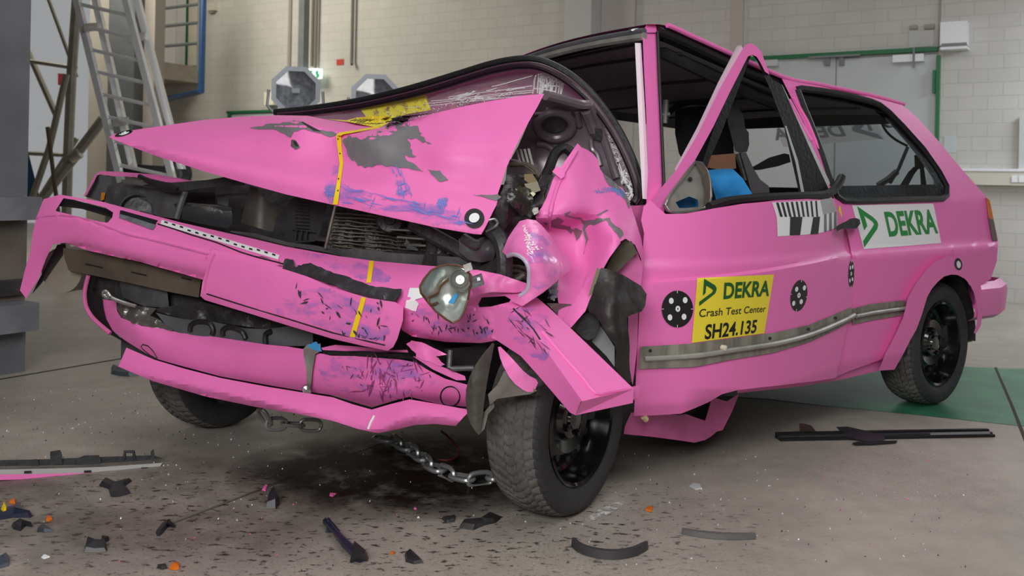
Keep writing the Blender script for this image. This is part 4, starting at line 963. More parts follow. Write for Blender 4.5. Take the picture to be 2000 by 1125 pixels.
dec(hood, 'scuff_marks', zA([(1000, 850), (1280, 880), (1300, 960), (1100, 950), (900, 900)]), SCUFF)
dec(hood, 'scuff_marks', zA([(510, 740), (605, 735), (590, 838), (515, 832)]), SCUFFB)
sheet('yellow_tape', zA([(582, 460), (600, 447), (700, 431), (800, 413), (830, 420), (700, 443), (620, 457), (606, 464)]), crest, TAPE, hood, thick=0, step=7, lift=.006)
dec(hood, 'yellow_tape', zA([(580, 462), (608, 462), (612, 530), (620, 615), (608, 700), (590, 843), (562, 842), (585, 720), (600, 618), (590, 540)]), TAPE, lift=.006, step=7)
mb = MB()
for x, y in ((590, 482), (602, 562), (594, 700), (590, 765)): mb.sheet(zA(ell(x, y, 3.5, 4.5, 10)), hs, BLK, thick=0, step=None, lift=.009)
mb.build('tape_mark', hood, kind='stuff')
ring = zm(740, 380, 6.25, ell(1165, 291, 122, 122, 36, .5)); ring = [(x, y) for x, y in ring]
mb = MB(); mb.sheet(ring, hs, BLK, thick=0, step=8, lift=.004); mb.sheet(zm(740, 380, 6.25, ell(1164, 283, 66, 56, 30, -.5)), hs, WHITE, thick=0, step=8, lift=.007)
mb.build('target_marker', hood, label='round black and white target at the lower corner of the bonnet')
mb = MB(); mb.sheet(zm(0, 200, 6.65, ell(1608, 402, 122, 30, 30, -.28)), hs, BLK, thick=0, step=5, lift=.004); mb.sheet(zm(0, 200, 6.65, ell(1612, 398, 68, 20, 30, -.28)), hs, WHITE, thick=0, step=5, lift=.007)
mb.build('target_marker', hood, label='flat looking black and white target on the tip of the bonnet')
zT = lambda p: zm(520, 100, 6.667, p)
mb = MB(); mb.sheet(zT([(780, 885), (1050, 900), (1180, 865), (1400, 845), (1650, 850), (1700, 870), (1500, 985), (1400, 985), (1200, 945), (1050, 915)]), crest, YEL, thick=0, step=7, lift=.006)
for k in range(11):
    x = 1090 + k * 44; y = 905 + k * 2 - max(0, k - 6) * 10
    mb.sheet(zT([(x, y), (x + 95, y - 32), (x + 100, y - 26), (x + 4, y + 7)]), crest, BLK, thick=0, step=None, lift=.009)
    mb.sheet(zT([(x + 60, y + 34), (x + 150, y + 4), (x + 154, y + 10), (x + 64, y + 41)]), crest, BLK, thick=0, step=None, lift=.009)
mb.build('test_sticker', hood, label='yellow sticker seen edge on across the bonnet top', flat=True)
# bonnet inner frame at the folded back edge
IS = Surf([[(1000, 170, 3.02), (1060, 183, 3.02), (1110, 190, 3.10), (1165, 198, 3.18), (1200, 200, 3.2)], [(985, 230, 3.12), (1040, 240, 3.22), (1100, 245, 3.26), (1180, 250, 3.24), (1215, 250, 3.24)], [(960, 300, 3.10), (1020, 310, 3.28), (1090, 310, 3.30), (1190, 310, 3.24), (1230, 310, 3.22)], [(930, 400, 3.05), (1000, 400, 3.22), (1090, 400, 3.25), (1205, 400, 3.18), (1245, 400, 3.18)]])
zN = lambda p: zm(960, 180, 6.25, p)
inner = sheet('bulkhead', zN([(640, 20), (1200, 120), (1260, 250), (1350, 450), (1450, 750), (1560, 1060), (1640, 1250), (1000, 1500), (150, 1300), (190, 900), (330, 650), (480, 300)]), IS, PURP, car, thick=.02, step=9, rough=.01, rs=6, label='dark purple inner metal panel behind the bonnet')
rimp = [IS(x, y) for x, y in zN(ell(770, 400, 215, 165, 28, .05))]
mb = MB(); mb.tube([q + (CAM - q).normalized() * .012 for q in rimp + rimp[:1]], .017, PURP, n=10); mb.build('pressed_ring', inner)
sheet('round_recess', zN(ell(770, 385, 175, 120, 28, .05)), IS, DARK, inner, thick=0, step=None, lift=.006)
def rib(pts, r, m=PURP, par=inner, name='panel_rib'): return tube(name, [IS(x, y) + (CAM - IS(x, y)).normalized() * r * .6 for x, y in zN(pts)], r, m, par, smooth=4)
rib([(660, 40), (860, 90), (1080, 150), (1190, 150)], .016); rib([(1040, 230), (1055, 320), (1075, 410)], .010); rib([(1150, 220), (1200, 350), (1250, 480)], .020)
rib([(1200, 140), (1290, 350), (1380, 600), (1480, 900), (1530, 1060)], .014); rib([(520, 260), (800, 230), (960, 250)], .008); rib([(540, 630), (650, 640), (740, 700), (790, 790)], .012)
rib([(1210, 580), (1230, 700), (1290, 760), (1330, 900)], .010)
sheet('cable_clip', zN([(1195, 480), (1260, 440), (1350, 450), (1350, 540), (1330, 600), (1230, 560)]), IS, DARKER, inner, thick=.02, step=None, lift=.03)
# ---- windscreen with its rubber seal
arc = [(537, 219, 3.90), (600, 213, 3.84), (700, 197, 3.72), (800, 173, 3.58), (900, 143, 3.45), (960, 125, 3.37), (1010, 116, 3.31), (1050, 117, 3.27), (1090, 132, 3.24), (1130, 159, 3.22), (1170, 199, 3.21), (1208, 254, 3.20), (1236, 312, 3.18), (1252, 360, 3.16), (1255, 388, 3.15), (1247, 402, 3.14)]
AP = [Vector(q) for q in arc]
gl_low = [(1240, 408, 3.13), (1228, 390, 3.18), (1205, 350, 3.24), (1180, 290, 3.30), (1160, 215, 3.33), (1060, 192, 3.36), (960, 206, 3.46), (860, 226, 3.56), (760, 252, 3.7), (660, 250, 3.78), (560, 236, 3.88)]
GSr = [[(a.x, a.y, a.z) for a in AP[:15]], [(cr1([Vector(q) for q in gl_low[::-1]], i * 10 / 14)).to_tuple() for i in range(15)]]
GS = Surf([GSr[0], [((a[0] + b[0]) / 2, (a[1] + b[1]) / 2, (a[2] + b[2]) / 2 + .02) for a, b in zip(*GSr)], GSr[1]], 5, 6)
go = [(q[0], q[1]) for q in arc] + [(q[0], q[1]) for q in gl_low]
screen = sheet('windscreen', go, GS, GLASS, car, thick=0, step=16, rough=.004, rs=8, label='cracked windscreen popped out over the bonnet')
sheet('bonnet_rear', [(545, 226), (600, 221), (700, 205), (800, 181), (900, 151), (960, 133), (1010, 124), (1050, 125), (1090, 142), (1125, 172), (1150, 205), (1060, 200), (960, 215), (860, 235), (760, 262), (660, 258), (560, 245)], lambda x, y: GS(x, y) + (GS(x, y) - CAM).normalized() * .10, PINK, hood, thick=.006, step=14, rough=.02, rs=6)
seal = [cr1(AP, i / 5) for i in range(15 * 5 + 1)]
tube('windscreen_seal', [P(q.x, q.y, q.z) for q in seal], .0135, BLACK, screen, n=10)
def off(q, k):
    c = Vector((960, 330, 0)); d = Vector((q.x - c.x, (q.y - c.y) * 1.6, 0)).normalized(); return (q.x - d.x * k * .8, q.y - d.y * k)
tube('seal_lip', [P(*off(q, 14), q.z - .015) for q in seal], .0125, mat('glossy_seal', '#24121F', .35, spec=.5), screen, n=10)  # pink reflection of the bonnet is tinted into this dark colour
tube('seal_bead', [P(*off(q, 7), q.z - .022) for q in seal], .003, mat('seal_bead', '#5A3A4E', .3), screen, n=6)
gs = lambda x, y: GS(x, y)
mb = MB()
rr = random.Random(3)
def crack(a, b, w_=.0011, wob=2.5, seg=7):
    pts = []; wob *= .45; seg = max(3, seg // 2)
    for i in range(seg + 1):
        t_ = i / seg; pts.append((a[0] + (b[0] - a[0]) * t_ + rr.uniform(-wob, wob), a[1] + (b[1] - a[1]) * t_ + rr.uniform(-wob, wob)))
    mb.tube([GS(x, y) + (CAM - GS(x, y)).normalized() * .004 for x, y in pts], w_ * 2.0, CRACK, n=4)
for i in range(13):
    x = 1045 + i * 4.6 + rr.uniform(-2, 2); crack((x + 2, 138 + abs(i - 5) * 2.0), (x - 4 + rr.uniform(-6, 6), 182 + i * .8), .0012 + .0008 * rr.random(), 1.8)
for i in range(14): crack((1040 + rr.uniform(0, 65), 140 + rr.uniform(0, 36)), (1040 + rr.uniform(0, 65), 142 + rr.uniform(0, 40)), .0009, 2)
for y0, y1 in ((158, 152), (178, 172), (186, 180), (192, 184), (200, 190)): crack((960 - (y0 - 158) * 4.2, y0 + 12), (1040, y1 - 4), .0008, 1.5, 12)
for i in range(26):
    x = rr.uniform(860, 1030); y = 200 - (x - 860) * .13 + rr.uniform(-12, 8); crack((x, y), (x + rr.uniform(6, 34), y - rr.uniform(-4, 9)), .0009, 1.6, 4)
for i in range(64):
    t_ = rr.random(); x = 1180 + 58 * t_ + rr.uniform(-8, 12); y = 240 + 150 * t_ + rr.uniform(-14, 14); crack((x, y), (x + rr.uniform(-26, 26), y + rr.uniform(-22, 30)), .0010, 1.8, 4)
for i in range(9): crack((1236, 386 - i * 2), (1195 + i * 3, 300 + i * 7), .0008, 1.5, 6)
mb.build('glass_cracks', screen)
YG = mat('yellow_sticker_reflection', '#FFF25A', .4, alpha=(26, .36, .48))  # bonnet sticker's reflection in the glass, painted as a yellow decal
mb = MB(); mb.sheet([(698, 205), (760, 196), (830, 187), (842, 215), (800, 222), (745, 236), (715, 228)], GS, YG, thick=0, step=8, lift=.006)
mb.build('sticker_reflection', screen, label='painted reflection of the yellow bonnet sticker in the broken glass')
mb = MB()
for i in range(150):
    x = rr.uniform(755, 1000); y = 232 - (x - 755) * .16 + rr.uniform(-14, 10); p = GS(x, y) + (CAM - GS(x, y)).normalized() * rr.uniform(.005, .02); s_ = rr.uniform(.003, .0065)
    a, b, c_ = (Vector((rr.uniform(-1, 1), rr.uniform(-1, 1), rr.uniform(-1, 1))) * s_ for _ in range(3)); mb.add([p + a, p + b, p + c_, p - a], [(0, 1, 2), (0, 2, 3), (0, 3, 1), (1, 3, 2)], CRACK)
for i in range(80):
    t_ = rr.random(); x = 1185 + 50 * t_ + rr.uniform(-8, 10); y = 245 + 140 * t_ + rr.uniform(-14, 14); p = GS(x, y) + (CAM - GS(x, y)).normalized() * .006; s_ = rr.uniform(.003, .007)
    a, b, c_ = (Vector((rr.uniform(-1, 1), rr.uniform(-1, 1), rr.uniform(-1, 1))) * s_ for _ in range(3)); mb.add([p + a, p + b, p + c_, p - a], [(0, 1, 2), (0, 2, 3), (0, 3, 1), (1, 3, 2)], rr.choice([CRACK, CRACK, BLK, CHROME]))
go_ = mb.build('glass_splinters', screen, flat=True); go_['kind'] = 'stuff'
# ---- right wing and lamp carrier
def fwd(o=0.0): return lambda x, y: P(x, y, D(x) + o)
sheet('right_wing', zm(150, 320, 6.25, [(170, 230), (230, 120), (280, 92), (420, 92), (700, 110), (1000, 135), (1250, 175), (1400, 205), (1300, 240), (1050, 220), (700, 160), (430, 150), (290, 125), (250, 140), (190, 250), (120, 380), (80, 400)]), lambda x, y: P(x, y, D(x) + .22 + .004 * max(0, 350 - y)), DPINK, car, thick=.02, step=8)
sheet('wing_inner', zm(150, 320, 6.25, [(250, 140), (290, 130), (420, 160), (430, 260), (360, 450), (330, 470), (100, 400), (190, 250)]), fwd(.27), GREYP, car, thick=.02, step=9, rough=.006)
sheet('amber_lens', zm(150, 320, 6.25, [(300, 350), (350, 350), (330, 440), (290, 450)]), fwd(.24), mat('amber_lens', '#B8791C', .35), car, thick=.02, step=None)
bucket = sheet('lamp_carrier', zm(150, 320, 6.25, [(380, 260), (560, 220), (760, 260), (1050, 330), (1240, 350), (1330, 340), (1270, 520), (1200, 670), (1000, 640), (900, 600), (400, 480), (330, 450)]), fwd(.25), DARK, car, thick=.03, step=8, rough=.01, rs=12, holes=[zm(150, 320, 6.25, ell(740, 570, 205, 145, 26))])
cc = P(268, 411, D(268) + .25); nrm = (CAM - cc).normalized()
mb = MB(); mb.lathe(cc, nrm, [(.012, .066), (.03, .064), (.034, .058), (.02, .050), (-.07, .045), (-.08, .001)], DARK, 30); mb.build('lamp_bowl', bucket)
MB().lathe(cc, nrm, [(-.065, .044), (-.064, .001)], BLK, 20).build('lamp_hole', bucket)
sheet('lock_carrier_cover', zm(150, 320, 6.25, [(540, 215), (700, 240), (900, 255), (1060, 235), (1350, 215), (1600, 195), (1830, 155), (2050, 200), (2050, 260), (1800, 270), (1500, 300), (1200, 350), (1100, 350), (900, 280), (600, 230)]), fwd(.18), PLAST, car, thick=.03, step=9, rough=.008)
sheet('bare_bracket', zm(150, 320, 6.25, [(540, 195), (680, 185), (800, 205), (880, 250), (800, 265), (600, 235), (540, 220)]), fwd(.165), STEEL, car, thick=.006, step=6, rough=.004)
tube('lock_cable', PP([(272, 344, 3.33), (290, 352, 3.31), (330, 362, 3.29), (346, 370, 3.28)]), .008, BLACK, car, smooth=4)
tube('strut', PP([(362, 374, 3.37), (353, 400, 3.36), (345, 427, 3.36)]), .012, GREYP, car)
sheet('air_duct', zm(150, 320, 6.25, [(1180, 490), (1260, 470), (1420, 480), (1700, 500), (1890, 530), (1900, 720), (1850, 790), (1500, 730), (1200, 660), (1220, 560)]), Surf([[(330, 393, 3.48), (390, 397, 3.40), (460, 402, 3.40)], [(330, 402, 3.38), (390, 406, 3.34), (460, 412, 3.34)], [(330, 460, 3.40), (390, 460, 3.38), (460, 460, 3.36)]]), PLAST, car, thick=.05, step=9)
sheet('battery_cover', zm(150, 320, 6.25, [(1700, 380), (1850, 365), (2120, 355), (2120, 420), (1850, 415), (1850, 520), (1720, 490)]), fwd(.36), GREYP, car, thick=.08, step=None)
sheet('battery', zm(150, 320, 6.25, [(1310, 350), (1690, 345), (1690, 500), (1310, 480)]), fwd(.46), DARKER, car, thick=.1, step=None)
zE = lambda p: zm(450, 350, 6.25, p)
sheet('bent_shield', zE([(240, 80), (330, 110), (400, 230), (560, 330), (640, 380), (560, 480), (520, 640), (420, 620), (130, 530), (170, 330)]), Surf([[(460, 350, 3.44), (500, 370, 3.28), (560, 390, 3.34)], [(460, 460, 3.34), (500, 460, 3.24), (560, 460, 3.28)]]), mat('grimy_shield', '#4B4842', .5, var=.3), car, thick=.012, step=9, rough=.008)
sheet('headlamp_back', zE([(690, 330), (730, 250), (860, 180), (1150, 260), (1180, 330), (1100, 640), (1030, 760), (740, 780), (680, 700)]), fwd(.24), PLAST, car, thick=.05, step=9, rough=.004)
mb = MB()
for k in range(8): mb.sheet(zE([(780, 290 + k * 42), (950, 300 + k * 42), (950, 312 + k * 42), (780, 300 + k * 42)]), fwd(.225), DARKER, thick=.004, step=None)
mb.sheet(zE([(740, 600), (1040, 640), (1038, 652), (740, 612)]), fwd(.22), DARKER, thick=.006, step=None)
for k in range(3): mb.sheet(zE([(800 + k * 65, 620), (815 + k * 65, 622), (800 + k * 65, 740), (785 + k * 65, 735)]), fwd(.22), DARKER, thick=.006, step=None)
mb.build('cover_rib', car)
# radiator
RS = Surf([[(630, 390, 3.15), (740, 410, 3.10), (850, 430, 3.05), (940, 450, 3.00)], [(625, 450, 3.14), (740, 460, 3.11), (850, 465, 3.03), (940, 470, 2.99)], [(620, 520, 3.13), (740, 520, 3.08), (850, 520, 3.02), (940, 520, 2.98)]])
rad = sheet('radiator', [(650, 396), (760, 418), (850, 438), (845, 505), (760, 510), (640, 488), (636, 470)], RS, mat('grimy_radiator', '#3E3B36', .4, metal=.5, var=.6, vs=14, bump=.6, bs=30), car, thick=.03, step=7, rough=.012, rs=18)
mb = MB()
for k in range(13):
    y = 415 + k * 7.2; mb.tube([RS(x, y + (x - 650) * .10 + rr.uniform(-1.5, 1.5)) + (CAM - RS(x, y)).normalized() * .016 for x in range(648, 840, 16)], .0028, mat('bent_fin', '#77726A', .35, metal=.6, var=.4, vs=16), n=4)
mb.build('radiator_fin', rad)
tube('bonnet_stay', PP([(655, 402, 3.05), (646, 440, 3.06), (636, 484, 3.08)]), .006, STEEL, car)
cc = P(762, 428, 3.02); mb = MB(); mb.lathe(cc, (CAM - cc), [(-.03, .045), (.0, .047), (.012, .04), (.012, .02), (.02, .016), (.02, .001)], DARKER, 28); mb.build('fan_motor', car)
LT = mat('silver_lead', '#8A8A86', .35, metal=.6, var=.3)
for k, y in enumerate((448, 463, 476)): tube('radiator_line', PP([(762 + 14 * k, y, 2.99), (800, y + 2, 2.98), (832, y + 4, 2.97)]), .004, LT, car)
sheet('torn_shroud', zm(740, 380, 6.25, [(330, 540), (350, 560), (400, 620), (470, 660), (480, 690), (340, 660), (320, 600)]), depth(2.95), BLACK, car, thick=.006, step=None)
sheet('front_cross_member', zE([(0, 630), (300, 660), (700, 770), (1050, 810), (1200, 850), (1500, 850), (2000, 900), (2900, 960), (3050, 1000), (3000, 1090), (2000, 1020), (1560, 990), (1200, 900), (700, 810), (300, 710), (0, 645)]), fwd(.155), DARK, car, thick=.04, step=12, rough=.010)
tube('torque_strut', PP([(805, 436, 2.95), (850, 462, 2.92), (900, 490, 2.89), (945, 520, 2.86)]), .024, DARKER, car)
def hose(pts, r, m=DARKER, nm='hose'): return tube(nm, PP(pts), r, m, car, smooth=6, n=10)
hose([(840, 450, 3.0), (846, 480, 2.98), (840, 505, 2.96)], .022); hose([(868, 470, 2.98), (862, 490, 2.97), (858, 512, 2.96)], .018); hose([(890, 480, 2.96), (893, 500, 2.94), (891, 520, 2.92)], .014, DARK)
hose([(950, 440, 2.78), (975, 465, 2.74), (985, 500, 2.72), (985, 540, 2.72)], .024, PLAST); hose([(905, 465, 2.8), (930, 478, 2.78), (950, 470, 2.8)], .016)
hose([(1125, 308, 3.05), (1105, 290, 3.08), (1085, 300, 3.06), (1072, 330, 3.02), (1062, 352, 2.98)], .017, BLACK); hose([(995, 322, 2.95), (1030, 322, 2.95), (1055, 345, 2.94), (1070, 390, 2.9)], .008, RUST, 'wiring')
hose([(985, 312, 2.96), (1015, 318, 2.95), (1040, 332, 2.95), (1056, 350, 2.94)], .006, MATS['silver_lead'], 'wiring'); hose([(990, 340, 2.95), (1020, 345, 2.94), (1048, 340, 2.94), (1066, 372, 2.9)], .005, RUST, 'wiring')
hose([(1058, 345, 2.93), (1050, 362, 2.92), (1042, 385, 2.9)], .007, BLACK, 'wiring'); hose([(1062, 352, 2.92), (1070, 375, 2.9), (1068, 398, 2.88)], .005, LT, 'wiring')
hose([(950, 452, 2.74), (965, 444, 2.72), (972, 436, 2.72), (966, 428, 2.72), (955, 430, 2.72)], .004, LT, 'wiring')
mb = MB()
for k in range(4): mb.sheet(zN([(270 + 48 * k + 22, 700 - 4 * k), (300 + 48 * k + 22, 700 - 4 * k), (350 + 48 * k + 26, 900), (325 + 48 * k + 22, 900)]), depth(3.02), LT, thick=.02, step=None)
mb.build('intake_fin', car)
zG = lambda p: zm(960, 340, 6.25, p)
ES = Surf([[(960, 330, 2.95), (1000, 330, 2.98), (1040, 340, 2.95), (1090, 340, 2.9)], [(940, 400, 2.82), (990, 395, 2.76), (1030, 400, 2.84), (1080, 400, 2.85)], [(920, 470, 2.84), (970, 470, 2.80), (1020, 470, 2.82), (1070, 470, 2.8)], [(920, 560, 2.82), (970, 560, 2.80), (1020, 560, 2.82), (1070, 560, 2.8)]])
sheet('engine_side', zG([(190, 0), (760, 10), (700, 130), (560, 400), (480, 540), (300, 640), (140, 960), (130, 1300), (-200, 1300), (-320, 1000), (-160, 800), (0, 480), (60, 330), (130, 200)]), ES, DARKER, car, thick=.06, step=7, rough=.05, rs=11)
sheet('plastic_bag', zG([(200, 180), (330, 100), (470, 150), (510, 300), (470, 440), (380, 520), (280, 420), (190, 330)]), lambda x, y: ES(x, y) + (CAM - ES(x, y)).normalized() * .05, mat('shiny_black_sheet', '#2B2824', .18, bump=.6, bs=12), car, thick=.01, step=6, rough=.03, rs=14)
block('connector', zG([(400, 0), (500, 0), (560, 90), (480, 130), (400, 70)]), 2.86, .05, mat('brown_connector', '#76653C', .5)); block('connector', zG([(400, 120), (560, 90), (600, 200), (520, 230), (430, 190)]), 2.85, .05, mat('olive_metal', '#7D7A66', .4, metal=.3))
block('connector', zG([(470, 230), (500, 215), (540, 240), (510, 275)]), 2.82, .03, mat('cream_plug', '#D8D2B8', .5)); block('connector', zG([(510, 410), (570, 405), (575, 470), (520, 500), (495, 450)]), 2.74, .03, STEEL)
sheet('gearbox', zm(740, 380, 6.25, [(980, 540), (1150, 590), (1250, 540), (1380, 540), (1420, 700), (1400, 800), (1250, 830), (1100, 800), (980, 700)]), lambda x, y: P(x, y, 2.80 - .05 * math.exp(-((x - 952) / 25) ** 2 - ((y - 487) / 20) ** 2)), DARK, car, thick=.05, step=6, rough=.012, rs=12)
tube('spring_coil', [P(1010 + 18 * math.cos(q * .7) , 520 + q * 1.1 + 7 * math.sin(q * .7), 2.84 + .02 * math.sin(q * .7)) for q in range(0, 44)], .006, RUST, car)
tube('strut', PP([(1024, 535, 2.78), (1008, 545, 2.78), (998, 556, 2.78)]), .010, LT, car); tube('strut', PP([(1030, 560, 2.78), (1005, 566, 2.78)]), .008, LT, car)
mb = MB(); mb.box(C(2.25, .05, .55), FV * .28, LV * .45, (0, 0, .22), DARKER); mb.build('engine_block', car, flat=True)
mb = MB(); mb.box(C(2.62, -.45, .50), FV * .14, LV * .30, (0, 0, .14), DARKER); mb.build('front_cross_frame', car, flat=True)
# ---- bumper
bx = [40, 125, 222, 325, 415, 520, 620, 740, 850, 960, 1050]
BS = Surf(rows(bx,
    [(376, 3.62, 38), (376, 3.55), (396, 3.44), (422, 3.34), (444, 3.26), (468, 3.16), (486, 3.08), (502, 2.98), (516, 2.86), (538, 2.76), (575, 2.66)],
    [(430, 3.52, 20), (418, 3.42), (444, 3.31), (470, 3.22), (492, 3.13), (524, 3.04), (548, 2.95), (568, 2.85), (586, 2.75), (600, 2.66), (600, 2.58)],
    [(436, 3.51, 18), (426, 3.41), (452, 3.295), (478, 3.205), (500, 3.115), (532, 3.02), (556, 2.935), (577, 2.83), (595, 2.735), (606, 2.645), (606, 2.57)],
    [(492, 3.52, 6), (470, 3.42), (488, 3.295), (512, 3.205), (535, 3.115), (575, 3.03), (605, 2.945), (622, 2.85), (648, 2.745), (655, 2.66), (645, 2.58)],
    [(590, 3.56), (484, 3.47), (500, 3.34), (525, 3.245), (550, 3.16), (595, 3.07), (630, 2.99), (640, 2.90), (665, 2.80), (676, 2.70), (670, 2.62)]), 8, 6)
bo = [(85, 389), (117, 380), (199, 394), (355, 435), (430, 452), (498, 467), (560, 482), (600, 489), (660, 500), (735, 510), (850, 520), (905, 527), (960, 545), (1010, 565), (1030, 585), (1000, 612), (985, 640), (970, 665), (940, 670), (870, 668), (805, 657), (785, 645), (770, 600), (640, 600), (520, 562), (420, 541), (395, 546), (350, 533), (306, 521), (275, 512), (249, 506), (210, 498), (171, 489), (128, 474), (103, 477), (90, 505), (75, 545), (51, 583), (39, 567), (48, 530), (59, 492), (64, 455), (71, 425)]
slot = [(124, 387), (150, 391), (205, 405), (221, 415), (219, 425), (210, 435), (195, 433), (108, 412)]
slot2 = [(934, 594), (941, 581), (986, 578), (998, 585), (990, 597), (936, 600)]
bump = sheet('front_bumper', bo, BS, PINK, car, thick=.012, step=8, holes=[slot, slot2], label='pink front bumper hanging skewed and bent at its left end')
bsf = stick(bump)
sheet('slot_back', [(122, 384), (224, 412), (221, 426), (160, 408), (108, 402)], lambda x, y: BS(x, y) + (BS(x, y) - CAM).normalized() * .04, BLACK, bump, thick=.01, step=None)  # black sheet put in to darken the slot's upper half
dec(bump, 'slot_insert', zm(150, 320, 6.25, [(530, 565), (560, 570), (990, 690), (970, 720), (930, 805), (515, 655)]), BLACK, lift=.004)
dec(bump, 'slot_insert', zm(150, 320, 6.25, [(525, 610), (700, 660), (965, 745), (930, 805), (515, 655)]), mat('grey_foam', '#6F747C', .8, var=.4, vs=30), lift=.008)
rulo = [(316, 429), (430, 463), (546, 498), (543, 507), (428, 472), (313, 438)]
mb = MB(); mb.sheet(rulo, bsf, WHITE, thick=0, step=10, lift=.004)
for k in range(15):
    t_ = (k + .35) / 15.3; x = 316 + 230 * t_; y = 429.5 + 69 * t_; o_ = 0 if (k // 3) % 2 == 0 else 2.5
    mb.sheet([(x, y + .6 + o_), (x + 6.5, y + 2.5 + o_), (x + 6, y + 5.6 + o_), (x - .5, y + 3.6 + o_)], bsf, BLK, thick=0, step=None, lift=.006)
mb.build('scale_strip', bump, label='white and black scale strip on the bumper top')
tube('bumper_groove', [bsf(x, y) for x, y in zm(150, 320, 6.25, [(990, 735), (1200, 800), (1400, 870), (1700, 960), (2000, 1080)]) + [(500, 502), (540, 512), (575, 522)]], .003, BLK, bump)
tube('bumper_groove', [bsf(x, y) for x, y in ((71, 427), (100, 422), (135, 422), (170, 429), (210, 444), (249, 458), (300, 470), (350, 482), (407, 497))], .0035, DPINK, bump, smooth=3)  # darker pink tube paints the shading along the crease
tube('panel_edge', [prs0 for prs0 in [bsf(x, y) for x, y in ((404, 505), (412, 488), (440, 495), (470, 503))]], .004, DPINK, bump, smooth=3)  # shade at the panel's upper left edge drawn in darker pink
strip = MB(); so_ = jag(zB([(280, 300), (300, 240), (345, 245), (352, 285), (400, 268), (440, 262), (520, 300), (620, 330), (730, 370), (800, 395), (940, 405), (935, 440), (900, 478), (820, 465), (700, 440), (560, 380), (400, 330), (330, 318)]), 1.6, 3, 8)
strip.sheet(so_, bsf, PLAST, thick=.03, step=7, lift=.03, rough=.01, rs=20); strip.build('grille_strip', car, label='broken black grille strip lying on the bumper')
dec(bump, 'yellow_tape', zB([(763, 252), (789, 252), (772, 371), (747, 372)]), TAPE, lift=.004)
plate = Surf(rows([395, 480, 560, 620, 700, 790],
    [(480, 3.12), (500, 3.03), (520, 2.95), (540, 2.90), (560, 2.83), (585, 2.76)],
    [(488, 3.09), (508, 3.005), (530, 2.93), (552, 2.88), (572, 2.81), (595, 2.74)],
    [(575, 3.09), (605, 3.005), (625, 2.93), (645, 2.88), (665, 2.81), (680, 2.74)],
    [(590, 3.13), (615, 3.05), (640, 2.97), (660, 2.92), (680, 2.86), (698, 2.80)]), 8, 6)
po = [(414, 486), (470, 499), (540, 521), (600, 540), (650, 562), (720, 582), (772, 590), (788, 600), (787, 625), (776, 662), (768, 678), (757, 685), (720, 678), (650, 662), (560, 635), (480, 610), (400, 586), (391, 578), (396, 548), (408, 515)]
pr_ = sheet('number_plate_panel', po, plate, PINK, bump, thick=.05, step=8, rough=.003)
prs = stick(pr_)
tube('panel_groove', [prs(x, y) + (CAM - prs(x, y)).normalized() * .001 for x, y in [(404, 574), (480, 598), (560, 622), (650, 650), (720, 667), (752, 674)]], .0022, BLK, pr_)
tube('panel_groove', [prs(x, y) + (CAM - prs(x, y)).normalized() * .001 for x, y in [(420, 496), (410, 520), (402, 552), (400, 568)]], .003, DPINK, pr_, smooth=3)  # left edge shading of the plate panel put in as a darker line
sheet('yellow_tape', zB([(720, 450), (745, 455), (684, 672), (655, 668)]), prs, TAPE, pr_, thick=0, step=8, lift=.004)
sheet('scuff_marks', zB([(240, 480), (500, 380), (700, 480), (860, 500), (880, 690), (700, 680), (520, 620), (260, 560)]), prs, SCUFF, pr_, thick=0, step=12, lift=.003)
scratches('scratches', prs, zB([(330, 370), (560, 440), (850, 490), (860, 680), (640, 660), (500, 620), (340, 450)]), 34, 16, 1.2, INK, pr_, w=1.6, seed=4, spread=.5)
scratches('scratches', prs, zB([(680, 650), (820, 680), (820, 692), (690, 668)]), 10, 14, .15, INK, pr_, w=.9, seed=5)
sheet('scuff_marks', zB([(950, 500), (1400, 560), (1480, 600), (1420, 690), (940, 640)]), bsf, SCUFF, bump, thick=0, step=12, lift=.003)
scratches('scratches', bsf, zB([(960, 540), (1420, 550), (1440, 590), (960, 580)]), 16, 13, 1.3, INK, bump, w=1.4, seed=6)
scratches('scratches', bsf, zB([(1090, 610), (1460, 620), (1460, 655), (1100, 650)]), 26, 15, 1.2, INK, bump, w=1.5, seed=7)
scratches('scratches', bsf, zB([(0, 180), (300, 290), (600, 360), (560, 330), (300, 250)]), 12, 22, .28, INK, bump, w=.7, seed=8, spread=.1)
sheet('scuff_marks', zB([(380, 200), (640, 230), (900, 330), (860, 380), (620, 320), (400, 230)]), bsf, SCUFF, bump, thick=0, step=12, lift=.003)
sheet('white_tape', jag(zB([(985, 400), (1040, 400), (1060, 450), (1015, 465), (1035, 490), (1020, 530), (960, 510)]), 1.0, 2, 3), bsf, WHITE, bump, thick=0, step=None, lift=.005)
# beam and damper behind
beam = sheet('bumper_beam', [(124, 484), (175, 490), (250, 507), (306, 522), (393, 545), (388, 581), (330, 570), (240, 550), (134, 528), (126, 505)], fwd(.12), RUST, car, thick=.06, step=14)
mb = MB(); 
for x0, y0, l_ in ((166, 514, 34), (354, 541, 20), (256, 530, 30)): mb.sheet([(x0, y0), (x0 + l_, y0 + l_ * .22), (x0 + l_, y0 + l_ * .22 + 3), (x0, y0 + 3)], fwd(.12), BLK, thick=0, step=None, lift=.003)
mb.build('beam_slot', beam)
c0 = P(140, 525, 3.62); mb = MB(); mb.lathe(c0, FV * .6 + LV * .5, [(-.08, .04), (-.08, .085), (.06, .085), (.06, .001)], mat('pale_dirty_cap', '#8D8578', .6, var=.3), 28); mb.build('damper_can', car)
sheet('bumper_skin_inner', [(128, 476), (112, 478), (98, 505), (75, 548), (62, 575), (80, 555), (110, 515), (130, 490)], lambda x, y: P(x, y, 3.56), BLACK, car, thick=.02, step=None)
